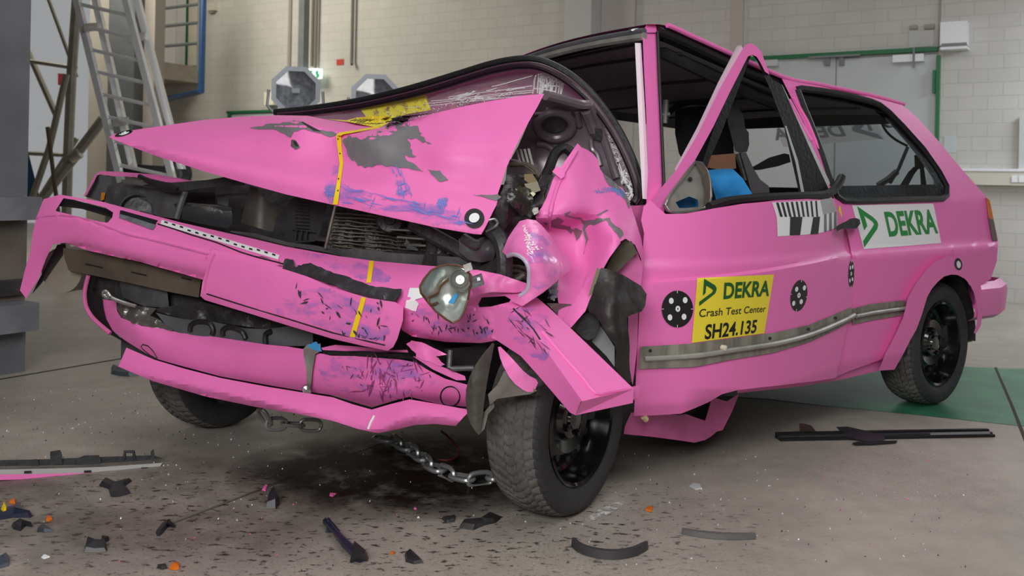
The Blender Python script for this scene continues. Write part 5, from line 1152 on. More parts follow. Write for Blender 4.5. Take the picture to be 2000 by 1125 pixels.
mb = MB(); v = [C(f_, -.745, z_) for f_ in (1.9, 2.3, 2.7, 3.05) for z_ in (.30, .60, .975)]
mb.add(v, [(i * 3 + j, i * 3 + 3 + j, i * 3 + 4 + j, i * 3 + 1 + j) for i in range(3) for j in range(2)], DARK); mb.build('inner_wing', car)
mb = MB(); mb.box(C(1.98, -.05, .62), FV * .02, LV * .70, (0, 0, .34), DARKER); mb.build('firewall', car, flat=True)
# ---- front apron
zP = lambda p: zm(150, 520, 4.878, p)
AS = Surf(rows([165, 215, 265, 340, 450, 560, 660, 740, 830, 930],
    [(540, 3.62), (575, 3.46), (610, 3.38), (640, 3.30), (660, 3.18), (675, 3.07), (685, 2.98), (690, 2.92), (700, 2.84), (735, 2.74)],
    [(570, 3.60), (600, 3.44), (640, 3.34), (672, 3.25), (690, 3.14), (705, 3.04), (715, 2.96), (722, 2.88), (730, 2.79), (755, 2.70)],
    [(610, 3.60), (640, 3.46), (680, 3.36), (715, 3.26), (735, 3.15), (750, 3.06), (765, 2.98), (765, 2.86), (765, 2.80), (780, 2.72)],
    [(640, 3.62), (670, 3.50), (700, 3.42), (735, 3.32), (755, 3.22), (775, 3.13), (790, 3.06), (815, 2.98), (800, 2.90), (810, 2.82)]), 8, 7)
ao = zP([(240, 315), (370, 330), (380, 420), (420, 490), (620, 570), (860, 600), (980, 635), (1300, 670), (1500, 700), (1800, 745), (2010, 765)]) + [(600, 683), (620, 690), (700, 696), (780, 702), (812, 708), (835, 722), (870, 740), (915, 752), (918, 795), (860, 790), (800, 775), (770, 782), (728, 795), (690, 785), (650, 772), (600, 765), (540, 755), (430, 735), (330, 708), (300, 699)] + zP([(560, 770), (450, 700), (330, 600), (270, 500), (245, 400)])
apron = sheet('front_apron', ao, AS, PINK, car, thick=.012, step=8, rough=.006, rs=6, label='crumpled pink front apron panel below the bumper')
asf = stick(apron)
sheet('wheel_arch_liner', zP([(110, 80), (165, 90), (150, 230), (240, 310), (250, 400), (275, 500), (340, 610), (470, 730), (490, 745), (300, 640), (160, 500), (90, 400), (70, 250)]), lambda x, y: P(x, y, D(x) + .16), BLACK, car, thick=.02, step=9)
tube('right_arch_lip', [P(x, y, D(x) + .14) for x, y in zP([(112, 85), (80, 220), (78, 320), (100, 410), (170, 510), (320, 640)])], .008, DPINK, car, smooth=4)
sheet('crumpled_alloy', zP([(375, 340), (470, 345), (600, 380), (760, 400), (700, 470), (770, 500), (900, 590), (980, 632), (860, 605), (700, 580), (540, 550), (430, 500), (385, 430)]), lambda x, y: AS(x, y) + (AS(x, y) - CAM).normalized() * .01, STEEL, car, thick=.01, step=5, rough=.03, rs=16)
tube('tow_eye', [P(x, y, 3.32) for x, y in zP([(330, 290), (290, 300), (255, 270), (260, 240), (290, 250), (330, 300), (440, 345), (560, 380)])], .007, STEEL, car, smooth=4)
sheet('splash_panel', zP([(165, 90), (420, 110), (800, 180), (1160, 240), (1200, 340), (1000, 420), (760, 420), (560, 380), (240, 310), (150, 230)]), lambda x, y: P(x, y, D(x) + .22), DARKER, car, thick=.03, step=10, rough=.015)
sheet('oil_pan', zP([(400, 120), (800, 180), (860, 220), (880, 400), (640, 380), (440, 300)]), lambda x, y: P(x, y, D(x) + .17), DARK, car, thick=.05, step=9, rough=.012)
sheet('grey_cross_beam', zP([(750, 440), (860, 470), (1000, 500), (1300, 530), (1600, 590), (1800, 600), (2100, 560), (2250, 640), (2250, 760), (2000, 760), (1700, 735), (1400, 690), (1100, 655), (950, 625), (850, 560)]), lambda x, y: P(x, y, D(x) + .09), GREYP, car, thick=.04, step=9, rough=.01)
mb = MB()
for pts in ([(1080, 620), (1090, 560), (1150, 530), (1260, 540), (1300, 600), (1290, 650)], [(1390, 660), (1400, 600), (1470, 580), (1570, 620), (1610, 690)], [(1800, 740), (1800, 650), (1850, 620)]):
    tube('beam_seal', [P(x, y, D(x) + .082) for x, y in zP(pts)], .009, BLACK, car, n=8, smooth=4)

sheet('subframe', zP([(760, 400), (1200, 340), (1500, 420), (2000, 560), (2300, 650), (2200, 660), (1800, 600), (1300, 530), (1000, 500), (760, 430)]), lambda x, y: P(x, y, D(x) + .15), DARKER, car, thick=.04, step=9, rough=.03, rs=14)
zQ = lambda p: zm(540, 620, 4.8925, p)
gr_ = sheet('dented_gusset', zQ([(255, 300), (300, 255), (420, 250), (430, 320), (370, 350), (345, 500), (325, 690), (290, 690), (285, 500), (262, 380)]), lambda x, y: AS(x, y) + (CAM - AS(x, y)).normalized() * .02, GALV, car, thick=.01, step=5, rough=.01)
sheet('blue_paint_smear', jag(zQ([(295, 265), (380, 230), (420, 270), (435, 325), (350, 310)]), 1.4, 2, 6), stick(gr_), mat('blue_smear', '#3F9BD8', .5, bump=.2), gr_, thick=0, step=None, lift=.004)
mb = MB(); mb.lathe(P(598, 760, 2.98), (.3, -1, 0), [(-.01, .014), (.01, .013), (.014, .001)], STEEL, 8); mb.lathe(P(602, 765, 2.98), (.3, -1, 0), [(-.01, .01), (.012, .009), (.012, .001)], STEEL, 8); mb.build('bolt', car)
sheet('apron_slot', zQ([(440, 320), (850, 320), (1250, 350), (1330, 400), (1150, 390), (840, 370), (520, 365), (440, 345)]), asf, BLK, apron, thick=0, step=8, lift=.003)
sheet('apron_upper_strip', zQ([(430, 290), (560, 262), (800, 280), (1050, 312), (1250, 310), (1260, 335), (1000, 330), (700, 322), (440, 312)]), lambda x, y: AS(x, y) + (CAM - AS(x, y)).normalized() * .015, PINK, car, thick=.006, step=7)
sheet('scuff_marks', zQ([(380, 390), (700, 380), (1300, 420), (1500, 470), (1560, 600), (1300, 720), (1000, 790), (700, 720), (480, 680), (420, 540)]), asf, SCUFF, apron, thick=0, step=10, lift=.003)
scratches('scratches', asf, zQ([(820, 380), (1420, 420), (1440, 740), (1000, 820), (760, 700)]), 55, 30, 1.5, PURS, apron, w=1.3, seed=9, spread=.35)
scratches('scratches', asf, zQ([(600, 420), (1500, 440), (1440, 740), (700, 700)]), 34, 10, 1.2, INK, apron, w=.7, seed=10, spread=.8)
for c_, r_ in (((1660, 755), (92, 95)), ):
    e = zQ(ell(c_[0], c_[1], r_[0], r_[1], 28, .2)); tube('round_cover_outline', [asf(x, y) for x, y in e + e[:1]], .0022, BLK, apron)
e = zP([(760, 885), (700, 850), (640, 800), (612, 765), (630, 745), (680, 760), (730, 810), (760, 860), (762, 885)]); tube('round_cover_outline', [asf(x, y) for x, y in e], .0022, BLK, apron)
sheet('torn_flap', jag(zQ([(1240, 255), (1290, 220), (1420, 250), (1630, 355), (1520, 370), (1610, 450), (1570, 470), (1450, 420), (1330, 380), (1330, 340)]), 1.2, 2, 9), lambda x, y: P(x, y, D(x) - .02), PINK, car, thick=.008, step=7, rough=.02, label='torn pink flap above the apron')
sheet('torn_flap', zQ([(1300, 370), (1450, 410), (1580, 470), (1800, 560), (1810, 600), (1720, 600), (1500, 500)]), lambda x, y: P(x, y, D(x) - .015), PINK, car, thick=.008, step=7, rough=.012)
sheet('lamp_box', zQ([(1600, 300), (1850, 280), (2010, 250), (2010, 520), (1850, 520), (1650, 480)]), lambda x, y: P(x, y, D(x) + .10), BLACK, car, thick=.05, step=None)
tube('bright_pipe', PP([(879, 685, 2.72), (877, 718, 2.70), (884, 720, 2.70), (925, 719, 2.70)]), .008, DARK, car)
# lip
LS = Surf(rows([225, 300, 420, 520, 620, 725, 810, 925],
    [(668, 3.34), (695, 3.26), (726, 3.14), (750, 3.04), (768, 2.95), (792, 2.86), (770, 2.82), (790, 2.74)],
    [(715, 3.30), (735, 3.21), (762, 3.09), (785, 2.99), (810, 2.90), (838, 2.82), (812, 2.77), (825, 2.70)],
    [(728, 3.33), (750, 3.24), (778, 3.12), (800, 3.03), (826, 2.94), (852, 2.87), (840, 2.83), (842, 2.75)]), 8, 6)
lo_ = [(247, 679), (300, 702), (360, 720), (430, 738), (520, 755), (600, 768), (650, 776), (690, 790), (726, 800), (760, 790), (800, 780), (860, 790), (919, 801), (905, 815), (890, 832), (850, 828), (810, 830), (770, 840), (738, 846), (700, 838), (650, 822), (570, 806), (500, 795), (400, 774), (300, 745), (231, 716)]
lip = sheet('front_lip', lo_, LS, PINK, car, thick=.010, step=8, rough=.004, label='bent pink lip under the apron')
sheet('lip_gap', [(300, 700), (430, 734), (540, 755), (640, 770), (726, 796), (800, 774), (860, 784), (918, 798), (860, 796), (800, 786), (726, 806), (640, 782), (540, 764), (430, 746), (300, 708)], lambda x, y: P(x, y, D(x) + .12), BLACK, car, thick=.02, step=10)
lsf = stick(lip)
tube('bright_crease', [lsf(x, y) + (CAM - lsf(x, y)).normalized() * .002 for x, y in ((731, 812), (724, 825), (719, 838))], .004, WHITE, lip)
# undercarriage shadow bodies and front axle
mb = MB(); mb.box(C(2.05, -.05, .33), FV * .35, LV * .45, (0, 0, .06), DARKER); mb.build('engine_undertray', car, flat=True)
tube('front_axle', [wc, wr], .03, DARKER, car)
# ---- left corner: wing, cap, liner
FS = Surf([[(1040, 280, 2.94), (1090, 270, 2.93), (1130, 270, 2.97), (1180, 290, 3.06), (1270, 380, 3.10)],
    [(1030, 360, 2.88), (1080, 350, 2.85), (1130, 340, 2.88), (1190, 345, 2.99), (1270, 400, 3.06)],
    [(1020, 420, 2.80), (1080, 420, 2.76), (1130, 410, 2.80), (1190, 400, 2.90), (1270, 430, 3.03)],
    [(1020, 450, 2.84), (1080, 455, 2.88), (1140, 440, 2.90), (1200, 440, 2.84), (1270, 470, 3.02)],
    [(1040, 510, 2.78), (1090, 515, 2.82), (1140, 500, 2.88), (1205, 480, 2.78), (1270, 520, 3.0)],
    [(1050, 580, 2.74), (1090, 585, 2.76), (1140, 580, 2.74), (1190, 560, 2.76), (1270, 580, 3.0)],
    [(1060, 660, 2.72), (1090, 660, 2.70), (1130, 655, 2.68), (1180, 640, 2.74), (1270, 650, 3.0)]], 8, 7)
wo = [(1128, 280), (1136, 288), (1146, 292), (1158, 300), (1168, 312), (1172, 330), (1182, 345), (1200, 358), (1216, 368), (1226, 385), (1232, 402), (1240, 425), (1252, 465), (1258, 500), (1258, 522), (1250, 500), (1240, 478), (1222, 466), (1208, 474), (1194, 495), (1180, 520), (1166, 545), (1152, 570), (1140, 598), (1128, 625), (1112, 640), (1098, 655), (1085, 640), (1092, 600), (1086, 560), (1100, 520), (1090, 490), (1070, 458), (1048, 434), (1046, 420), (1058, 405), (1068, 385), (1080, 350), (1100, 320), (1114, 300)]
wing = sheet('left_wing', wo, FS, PINK, car, thick=.006, step=7, rough=.012, rs=7, label='crumpled pink left front wing in front of the door')
wsf = stick(wing)
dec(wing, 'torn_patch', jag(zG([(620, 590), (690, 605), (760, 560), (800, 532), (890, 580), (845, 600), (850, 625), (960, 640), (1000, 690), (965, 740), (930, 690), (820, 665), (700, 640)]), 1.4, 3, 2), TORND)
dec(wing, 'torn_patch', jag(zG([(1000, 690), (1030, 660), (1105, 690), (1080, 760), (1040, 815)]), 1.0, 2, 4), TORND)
dec(wing, 'torn_patch', jag(zG([(890, 480), (960, 448), (965, 462), (920, 510), (1000, 530), (1100, 545), (1130, 580), (1240, 560), (1300, 540), (1440, 530), (1480, 600), (1590, 680), (1610, 740), (1580, 790), (1540, 740), (1470, 650), (1400, 560), (1260, 620), (1180, 620), (1140, 680), (1180, 790), (1130, 960), (1120, 980), (1150, 800), (1115, 680), (1120, 610), (1090, 560), (900, 520)]), 1.2, 2, 5), TORN)
dec(wing, 'torn_patch', zG([(1280, 500), (1400, 435), (1430, 440), (1300, 510)]), TORN)
dec(wing, 'torn_edge', jag(zG([(1360, 0), (1400, 20), (1520, 110), (1660, 280), (1700, 390), (1680, 420), (1640, 320), (1560, 200), (1430, 130)]), 1.0, 2, 7), TORN)
dec(wing, 'scuff_marks', zG([(1200, 195), (1560, 130), (1660, 280), (1600, 300), (1480, 200), (1300, 250)]), SCUFFB)
sheet('arch_flange', [(1152, 527), (1141, 558), (1118, 594), (1100, 626), (1108, 642), (1116, 639), (1143, 608), (1157, 572), (1170, 540), (1190, 504), (1212, 474), (1206, 468), (1190, 482), (1168, 508)], lambda x, y: FS(x, y) + (CAM - FS(x, y)).normalized() * .014, PINK, wing, thick=.012, step=7)
tube('fold_line', [FS(x, y) + (CAM - FS(x, y)).normalized() * .004 for x, y in ((1126, 294), (1110, 322), (1092, 356), (1080, 392), (1074, 420), (1072, 445))], .006, PINK, wing, smooth=4)
sheet('hinge_tab', zN([(740, 970), (800, 900), (900, 960), (890, 1030), (850, 1060)]), lambda x, y: FS(x, y) + (CAM - FS(x, y)).normalized() * .02, PINK, wing, thick=.01, step=None)
dec(wing, 'scuff_marks', zm(900, 500, 5.556, [(960, 300), (1060, 250), (1040, 500), (940, 470)]), mat('bare_smear', '#7E8290', .4, metal=.4, alpha=(20, .40, .5)))
# bulged front piece
XS = Surf([[(1000, 420, 2.76), (1030, 420, 2.74), (1060, 424, 2.76), (1110, 440, 2.84)], [(980, 470, 2.70), (1020, 470, 2.62), (1060, 465, 2.64), (1115, 490, 2.80)], [(975, 500, 2.70), (1015, 505, 2.58), (1060, 510, 2.57), (1120, 520, 2.72)], [(985, 560, 2.66), (1030, 560, 2.58), (1070, 560, 2.58), (1120, 550, 2.70)], [(985, 610, 2.62), (1030, 600, 2.58), (1070, 590, 2.62), (1120, 580, 2.70)]], 8, 8)
xo = [(1015, 432), (1030, 428), (1046, 430), (1058, 440), (1075, 460), (1092, 485), (1108, 498), (1116, 512), (1114, 528), (1100, 538), (1092, 545), (1085, 552), (1060, 572), (1040, 585), (1020, 598), (998, 588), (1015, 578), (1030, 566), (1033, 545), (1032, 522), (1022, 505), (1005, 497), (990, 500), (981, 492), (992, 465), (1005, 445)]
buck = sheet('wing_front', xo, XS, SHINY, car, thick=.006, step=6, rough=.010, rs=9, label='shiny stretched pink front end of the left wing')
bks = stick(buck)
tube('torn_edge_bead', [bks(x, y) for x, y in ((992, 500), (1005, 497), (1022, 505), (1032, 522), (1033, 545), (1030, 566), (1015, 578))], .006, mat('pale_torn_edge', '#B9B2C6', .35), buck, smooth=4)
sheet('scuff_marks', [(1030, 440), (1075, 470), (1095, 540), (1040, 575), (1030, 500)], bks, SCUFF, buck, thick=0, step=8, lift=.003)
WF = mat('painted_glint_white', '#FBEAF3', .15)  # glints on the shiny foil, painted as small white flecks
scratches('glint_flecks', bks, zG([(370, 600), (400, 610), (430, 690), (500, 770), (530, 880), (520, 960), (440, 990), (430, 860), (400, 720)]), 46, 8, .7, WF, buck, w=1.3, lift=.004, seed=3, spread=.7)
scratches('glint_flecks', bks, zG([(530, 880), (620, 890), (620, 910), (540, 920)]), 8, 6, .3, WF, buck, w=1, lift=.004, seed=4)
# cap
zF = lambda p: zm(850, 450, 2.812, p)
CS = Surf([[(1000, 545, 2.74), (1060, 585, 2.68), (1150, 672, 2.58), (1250, 768, 2.50)], [(950, 590, 2.66), (1005, 602, 2.57), (1070, 690, 2.47), (1137, 784, 2.38)], [(945, 640, 2.67), (972, 664, 2.61), (1045, 738, 2.51), (1130, 830, 2.42)]], 10, 8, hard=True)
def cap_s(x, y):
    p = CS(x, y)
    return p
co = zF([(300, 420), (420, 390), (500, 380), (560, 370), (620, 420), (800, 590), (1090, 870), (1080, 880), (800, 940), (770, 1015), (740, 1000), (560, 790), (470, 690), (340, 605), (310, 590), (330, 500)])
ca_, sa_ = math.cos(.948), math.sin(.948)
cap = sheet('bumper_corner', co, cap_s, PINK, bump, thick=.02, step=6, warp=(lambda x, y: ((x - 1003) * ca_ + (y - 600) * sa_, -(x - 1003) * sa_ + (y - 600) * ca_), lambda u, v: (1003 + u * ca_ - v * sa_, 600 + u * sa_ + v * ca_)), label='pink boxy bumper corner bent down over the front wheel')
cps = stick(cap)
ea, eb, ec, ed = P(1124, 811, 2.40), P(1136, 784, 2.372), P(1238, 759, 2.495), P(1236, 787, 2.50)
mb = MB(); mb.add([ea, eb, ec, ed], [(0, 1, 2, 3)], PINK); q_ = FV * -.03 + Vector((0, .03, 0)); mb.add([ea + q_, eb + q_, ec + q_, ed + q_], [(3, 2, 1, 0)], PINK); mb.build('corner_end_face', cap, flat=True)
tube('embossed_line', [cps(x, y) + (CAM - cps(x, y)).normalized() * .001 for x, y in zF([(590, 560), (700, 690), (800, 800), (878, 893), (960, 885), (1070, 868)])], .007, PINK, cap, smooth=3)
tube('cap_groove', [cps(x, y) for x, y in zF([(430, 430), (480, 480), (540, 545), (575, 600)])], .003, BLK, cap)
sheet('scuff_marks', zF([(430, 400), (560, 420), (640, 480), (600, 560), (640, 700), (560, 720), (430, 600), (380, 470)]), cps, SCUFF, cap, thick=0, step=8, lift=.003)
scratches('scratches', cps, zF([(430, 420), (640, 480), (600, 700), (500, 660), (420, 520)]), 26, 26, .8, INK, cap, w=.9, seed=12, spread=.25)
# torn pieces above and in front of the wheel
sheet('arch_lip', soft(zF([(340, 620), (420, 700), (500, 790), (570, 825), (545, 885), (500, 890), (420, 830), (360, 720)]), 1), lambda x, y: P(x, y, 2.52 + .0004 * (x - 970)), SHINY, car, thick=.01, step=6, rough=.012)
sheet('liner_piece', soft(zF([(330, 600), (310, 700), (280, 860), (262, 1000), (250, 1115), (235, 1125), (180, 1040), (162, 900), (195, 780), (260, 680)]), 1), Surf([[(900, 640, 2.62), (935, 650, 2.56), (980, 650, 2.62)], [(900, 760, 2.58), (930, 760, 2.52), (980, 760, 2.60)], [(900, 860, 2.58), (930, 860, 2.54), (980, 860, 2.6)]]), MUD, car, thick=.02, step=7, rough=.02, rs=10, label='torn muddy wheel arch liner hanging in front of the tyre')
sheet('liner_piece', zF([(380, 770), (440, 800), (560, 880), (520, 900), (440, 910), (340, 925), (300, 960), (290, 900), (340, 850)]), lambda x, y: P(x, y, 2.55), mat('grey_torn_plastic', '#77716A', .6, var=.3), car, thick=.012, step=6, rough=.015)
sheet('liner_piece', zF([(275, 990), (320, 940), (325, 970), (290, 1010), (270, 1090), (245, 1120)]), lambda x, y: P(x, y, 2.56), mat('grey_torn_plastic', '#77716A'), car, thick=.012, step=6, rough=.015)
sheet('arch_liner', soft(zF([(890, 200), (1000, 225), (1165, 325), (1150, 440), (1075, 465), (1050, 480), (1070, 620), (1065, 740), (1085, 860), (980, 760), (1000, 640), (940, 570), (890, 470), (830, 440), (870, 330)]), 1), Surf([[(1130, 520, 2.78), (1200, 520, 2.72), (1270, 550, 2.86)], [(1130, 600, 2.72), (1200, 600, 2.66), (1270, 600, 2.84)], [(1130, 680, 2.70), (1200, 690, 2.66), (1250, 700, 2.74)], [(1180, 780, 2.66), (1220, 780, 2.68), (1260, 780, 2.72)]]), mat('dirty_black_liner', '#2C2A29', .5, var=.5, vs=10, bump=.4, bs=12), car, thick=.012, step=7, rough=.02, rs=8, label='dirty black arch liner sheet between wing and door')
sheet('arch_liner', soft(zF([(750, 530), (830, 450), (890, 450), (905, 510), (880, 590), (830, 610)])), lambda x, y: P(x, y, 2.76), PLAST, car, thick=.02, step=7)
sheet('spring_strut', zF([(905, 520), (940, 570), (985, 640), (985, 750), (940, 690), (860, 610)]), lambda x, y: P(x, y, 2.80), mat('strut_grey', '#8C9094', .45), car, thick=.04, step=None)
sheet('inner_wing', zF([(930, 230), (1020, 40), (1080, 60), (1110, 120), (1000, 230)]), lambda x, y: P(x, y, 2.86), mat('rusty_inner_wing', '#57503F', .7, var=.4, bump=.3), car, thick=.02, step=7, rough=.012)
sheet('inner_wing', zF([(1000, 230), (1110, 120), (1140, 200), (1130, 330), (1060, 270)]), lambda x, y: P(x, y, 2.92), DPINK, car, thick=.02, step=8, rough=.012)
sheet('lip_backing', zF([(870, 330), (830, 440), (820, 445), (850, 330), (890, 200), (905, 220)]), lambda x, y: P(x, y, 2.72), mat('olive_metal', '#7D7A66'), car, thick=.01, step=None)
sheet('inner_wing', zF([(610, 400), (660, 400), (750, 405), (720, 470), (700, 500), (640, 430)]), lambda x, y: P(x, y, 2.74), STEEL, car, thick=.01, step=5, rough=.02)
sheet('inner_arch', zF([(1060, 470), (1115, 440), (1110, 640), (1085, 850), (1060, 740)]), lambda x, y: P(x, y, 2.95), DPINK, car, thick=.02, step=None)
# crumple tube between wing and bumper
sheet('upper_strip', zm(900, 500, 5.556, [(100, 150), (180, 150), (430, 200), (720, 300), (700, 380), (600, 400), (350, 390), (140, 420), (90, 330)]), lambda x, y: P(x, y, 2.66), PINK, bump, thick=.01, step=6, rough=.014, rs=14)
# ---- loose headlamp reflector
hp = [(820, 560), (828, 545), (842, 528), (858, 520), (875, 517), (893, 518), (908, 524), (917, 536), (919, 556), (914, 585), (905, 612), (897, 624), (884, 631), (872, 624), (850, 607), (836, 590), (822, 572)]
def bowl(x, y):
    u = ((x - 872) / 50) ** 2 + ((y - 572) / 58) ** 2; return P(x, y, 2.50 + .07 * max(0, 1 - u) ** .7)
lampo = sheet('headlamp_reflector', hp, bowl, CHROME, car, thick=.004, step=5, rough=.004, rs=18, label='loose silver headlamp reflector dangling on the bumper')
tube('reflector_rim', [bowl(x, y) for x, y in hp + hp[:1]], .003, mat('rusty_rim', '#6A4A34', .5, metal=.5), lampo)
c0 = P(900, 547, 2.52); nb = (CAM - c0).normalized() + Vector((-.2, 0, .1))
MB().lathe(c0, nb, [(-.03, .030), (.01, .030), (.014, .026), (.006, .024), (.012, .020), (.004, .017), (.010, .012), (.010, .001)], mat('dull_cap_metal', '#9A9C98', .35, metal=.5), 28).build('bulb_cap', lampo)
MB().box(P(931, 549, 2.53), (.016, 0, .006), (0, .016, 0), (-.004, 0, .014), DARK).build('bulb_socket', lampo, flat=True)
MB().box(P(935, 545, 2.51), (.004, 0, .001), (0, .004, 0), (-.001, 0, .004), WHITE).build('socket_pin', lampo, flat=True)
sheet('blue_reflection_smear', zB([(1195, 480), (1240, 425), (1250, 440), (1225, 490)]), stick(lampo), mat('blue_smear', '#3F9BD8'), lampo, thick=0, step=None, lift=.003)
tube('lamp_bracket', [bowl(x, y) + Vector((0, -.008, 0)) for x, y in zB([(1210, 345), (1160, 385), (1135, 430), (1090, 455), (1100, 490), (1140, 480)])], .0035, MATS['rusty_rim'], lampo, smooth=5)
MB().box(P(914, 522, 2.48), (.010, 0, .004), (0, .006, 0), (-.003, 0, .009), GALV).build('clip', lampo, flat=True)
# ================================================================ things in and around the car
c_ = sheet('cloth', zm(1280, 180, 4.69, [(482, 715), (560, 705), (710, 702), (800, 790), (890, 935), (760, 960), (560, 1000), (540, 930)]), Surf([[(1375, 325, 3.74), (1420, 325, 3.74), (1490, 325, 3.8)], [(1375, 345, 3.62), (1420, 345, 3.58), (1490, 345, 3.68)], [(1375, 400, 3.60), (1420, 400, 3.60), (1490, 400, 3.64)]]), BLUECLOTH, None, thick=.05, step=6, rough=.015, label='bright blue cloth bundle on the driver side of the crashed car', cat='cloth')
block('cardboard_box', zm(1280, 180, 4.69, [(470, 580), (560, 575), (730, 560), (740, 700), (560, 705), (475, 690)]), 3.90, .08, mat('brown_cardboard', '#8C6A4C', .8, col2='#A06A58'), None, cat='box').__setitem__('label', 'brown cardboard box behind the blue cloth in the car')
sheet('blue_rag', zm(1280, 180, 4.69, [(190, 1000), (320, 950), (400, 980), (405, 1055), (310, 1070), (215, 1070)]), lambda x, y: SB(x, y, -.05), BLUECLOTH, None, thick=.03, step=6, rough=.008, label='small blue rag showing through the bare mirror triangle', cat='cloth')
# chain
def link(p, d, up, L_, r):
    d = d.normalized(); s = d.cross(up).normalized(); pts = []
    for i in range(17):
        t_ = 2 * math.pi * i / 16; pts.append(p + d * (L_ * .5 * math.copysign(abs(math.cos(t_)) ** .6, math.cos(t_))) + s * (L_ * .27 * math.copysign(abs(math.sin(t_)) ** .8, math.sin(t_))))
    mb = MB(); mb.tube(pts, r, STEELC, n=7); return mb
STEELC = mat('chain_steel', '#A8AAAA', .28, metal=.5, var=.3)
def chain(name, pts, L_, r, label):
    pts = [Vector(p) for p in pts]; ds = [0]
    for a, b in zip(pts, pts[1:]): ds.append(ds[-1] + (b - a).length)
    t = thing(name, pts[0] * .5 + pts[-1] * .5, label, 'chain', 'chains under the car front')
    n = int(ds[-1] / (L_ * .82))
    def at(s):
        for i in range(len(pts) - 1):
            if s <= ds[i + 1]: return pts[i].lerp(pts[i + 1], (s - ds[i]) / (ds[i + 1] - ds[i])), pts[i + 1] - pts[i]
        return pts[-1], pts[-1] - pts[-2]
    for k in range(n):
        p, d = at((k + .5) * L_ * .82); up = Vector((0, 0, 1)) if k % 2 == 0 else d.cross(Vector((0, 0, 1)))
        if abs(d.normalized().z) > .9: up = Vector((1, 0, 0)) if k % 2 else Vector((0, 1, 0))
        link(p, d, up, L_, r).build('chain_link', t)
def gz(x, y, z_): return G(x, y, z_)
chain('chain', [P(510, 802, 3.22), P(524, 828, 3.25), P(570, 829, 3.3), P(650, 833, 3.35)], .075, .0065, 'chain hanging under the pink lip behind it')
chain('chain', [gz(735, 855, .02), gz(770, 862, .02), gz(815, 888, .02), gz(845, 912, .02), gz(880, 928, .02), gz(925, 938, .02), gz(965, 933, .02), gz(1000, 925, .02)], .085, .008, 'heavy steel chain lying on the floor against the front tyre')
tube('red_cable', [G(862, 842, .10), G(885, 862, .05), G(897, 885, .008), G(880, 898, .008), G(856, 898, .008)], .004, mat('dark_red_cable', '#6E1F22', .5), smooth=6, label='thin dark red cable dangling under the car to the floor', cat='cable')
# fluid and dirt on the floor
def fsheet(name, pts, m, z_, **k): return sheet(name, pts, lambda x, y: G(x, y, z_), m, None, thick=0, **k)
FL = mat('reddish_fluid', '#1E100D', .5, alpha=(6, .26, .52, .93), spec=.12, fade=(.62, .52)); FL2 = mat('dark_stain', '#4B423C', .5, alpha=(2.2, .35, .75, .6), fade=(1.0, .62))
FL3 = mat('splash_drops', '#3E332E', .35, alpha=(42, .57, .63, .85), stretch=(.6, 1.2, 1), fade=(1.5, .62))
def spill(name, cx, cy, rx, ry, m, z_, label, cat):
    c = G(cx, cy, z_); mb = MB(); v = [c] + [c + Vector((rx * math.cos(t), ry * math.sin(t), 0)) for t in [2 * math.pi * i / 48 for i in range(48)]]
    mb.add(v, [(0, i + 1, (i + 1) % 48 + 1) for i in range(48)], m); return mb.build(name, None, label, cat, kind='stuff', flat=True, origin=c)
spill('fluid_puddle', 790, 918, .60, .50, FL, .0022, 'dark reddish fluid puddle under the crashed front', 'puddle')
spill('oil_stain', 640, 1010, 1.5, .62, FL3, .0012, 'dark splash marks on the floor in front of the car', 'stain')
spill('dirt_stain', 190, 990, 1.0, .62, FL2, .0008, 'dirty dark film on the floor at lower left', 'stain')
fsheet('scrape_mark', ell(1180, 999, 42, 8, 20, -.45), mat('pale_scrape', '#D8D8D6', .6, alpha=(30, .42, .56)), .0025, step=10, label='pale scrape mark on the floor right of the front tyre', cat='mark', kind='stuff')
mb = MB(); r5 = random.Random(11); GLS = mat('glass_crumb', '#E6EAEC', .15)
for i in range(1100):
    x = r5.gauss(420, 330); y = 760 + abs(r5.gauss(0, 1)) * 150
    if r5.random() < .25: x, y = r5.uniform(1000, 1900), r5.uniform(880, 1110)
    if y > 1120 or x < -20 or x > 2000: continue
    p = G(x, y, .001); s_ = r5.uniform(.0014, .0050)
    q = [p + Vector((r5.uniform(-1, 1) * s_, r5.uniform(-1, 1) * s_, 0)) for _ in range(3)]; q.append(p + Vector((0, 0, s_ * 1.2)))
    mb.add(q, [(0, 1, 3), (1, 2, 3), (2, 0, 3), (2, 1, 0)], r5.choice([GLS, GLS, GLS, DARKER, mat('pink_crumb', '#D86CA8', .5), mat('dark_crumb', '#4A433E', .8), MATS['dark_crumb']]))
mb.build('glass_crumbs', None, 'tiny glass and paint crumbs scattered over the floor', 'debris', kind='stuff', flat=True)
# shards
def shard(name, pts, m, h, label, cat='fragment', tilt=0.0, grp=None, seed=1):
    grp = grp or {'plastic_fragment': 'broken plastic fragments on the floor', 'lens_fragment': 'orange lens fragments on the floor', 'paint_flake': 'pink paint flakes on the floor'}.get(name)
    r = random.Random(seed); g = [G(x, y) for x, y in pts]; cy = sum(p.y for p in g) / len(g)
    mb = MB(); n = len(g); c0 = sum(g, Vector()) / n
    low = [Vector((p.x, p.y, .001 + (tilt * (p.y - cy) if tilt > 0 else 0) + 0)) for p in g]
    top = [q + Vector(((c0.x - q.x) * .18, (c0.y - q.y) * .18, h * r.uniform(.25, .8))) for q in low]
    mid = sum(top, Vector()) / n + Vector((0, 0, h * .25))
    mb.add(low + top + [mid], [list(range(n))[::-1]] + [[i, (i + 1) % n, n + (i + 1) % n, n + i] for i in range(n)] + [[n + i, n + (i + 1) % n, 2 * n] for i in range(n)], m)
    return mb.build(name, None, label, cat, grp, ang=25)
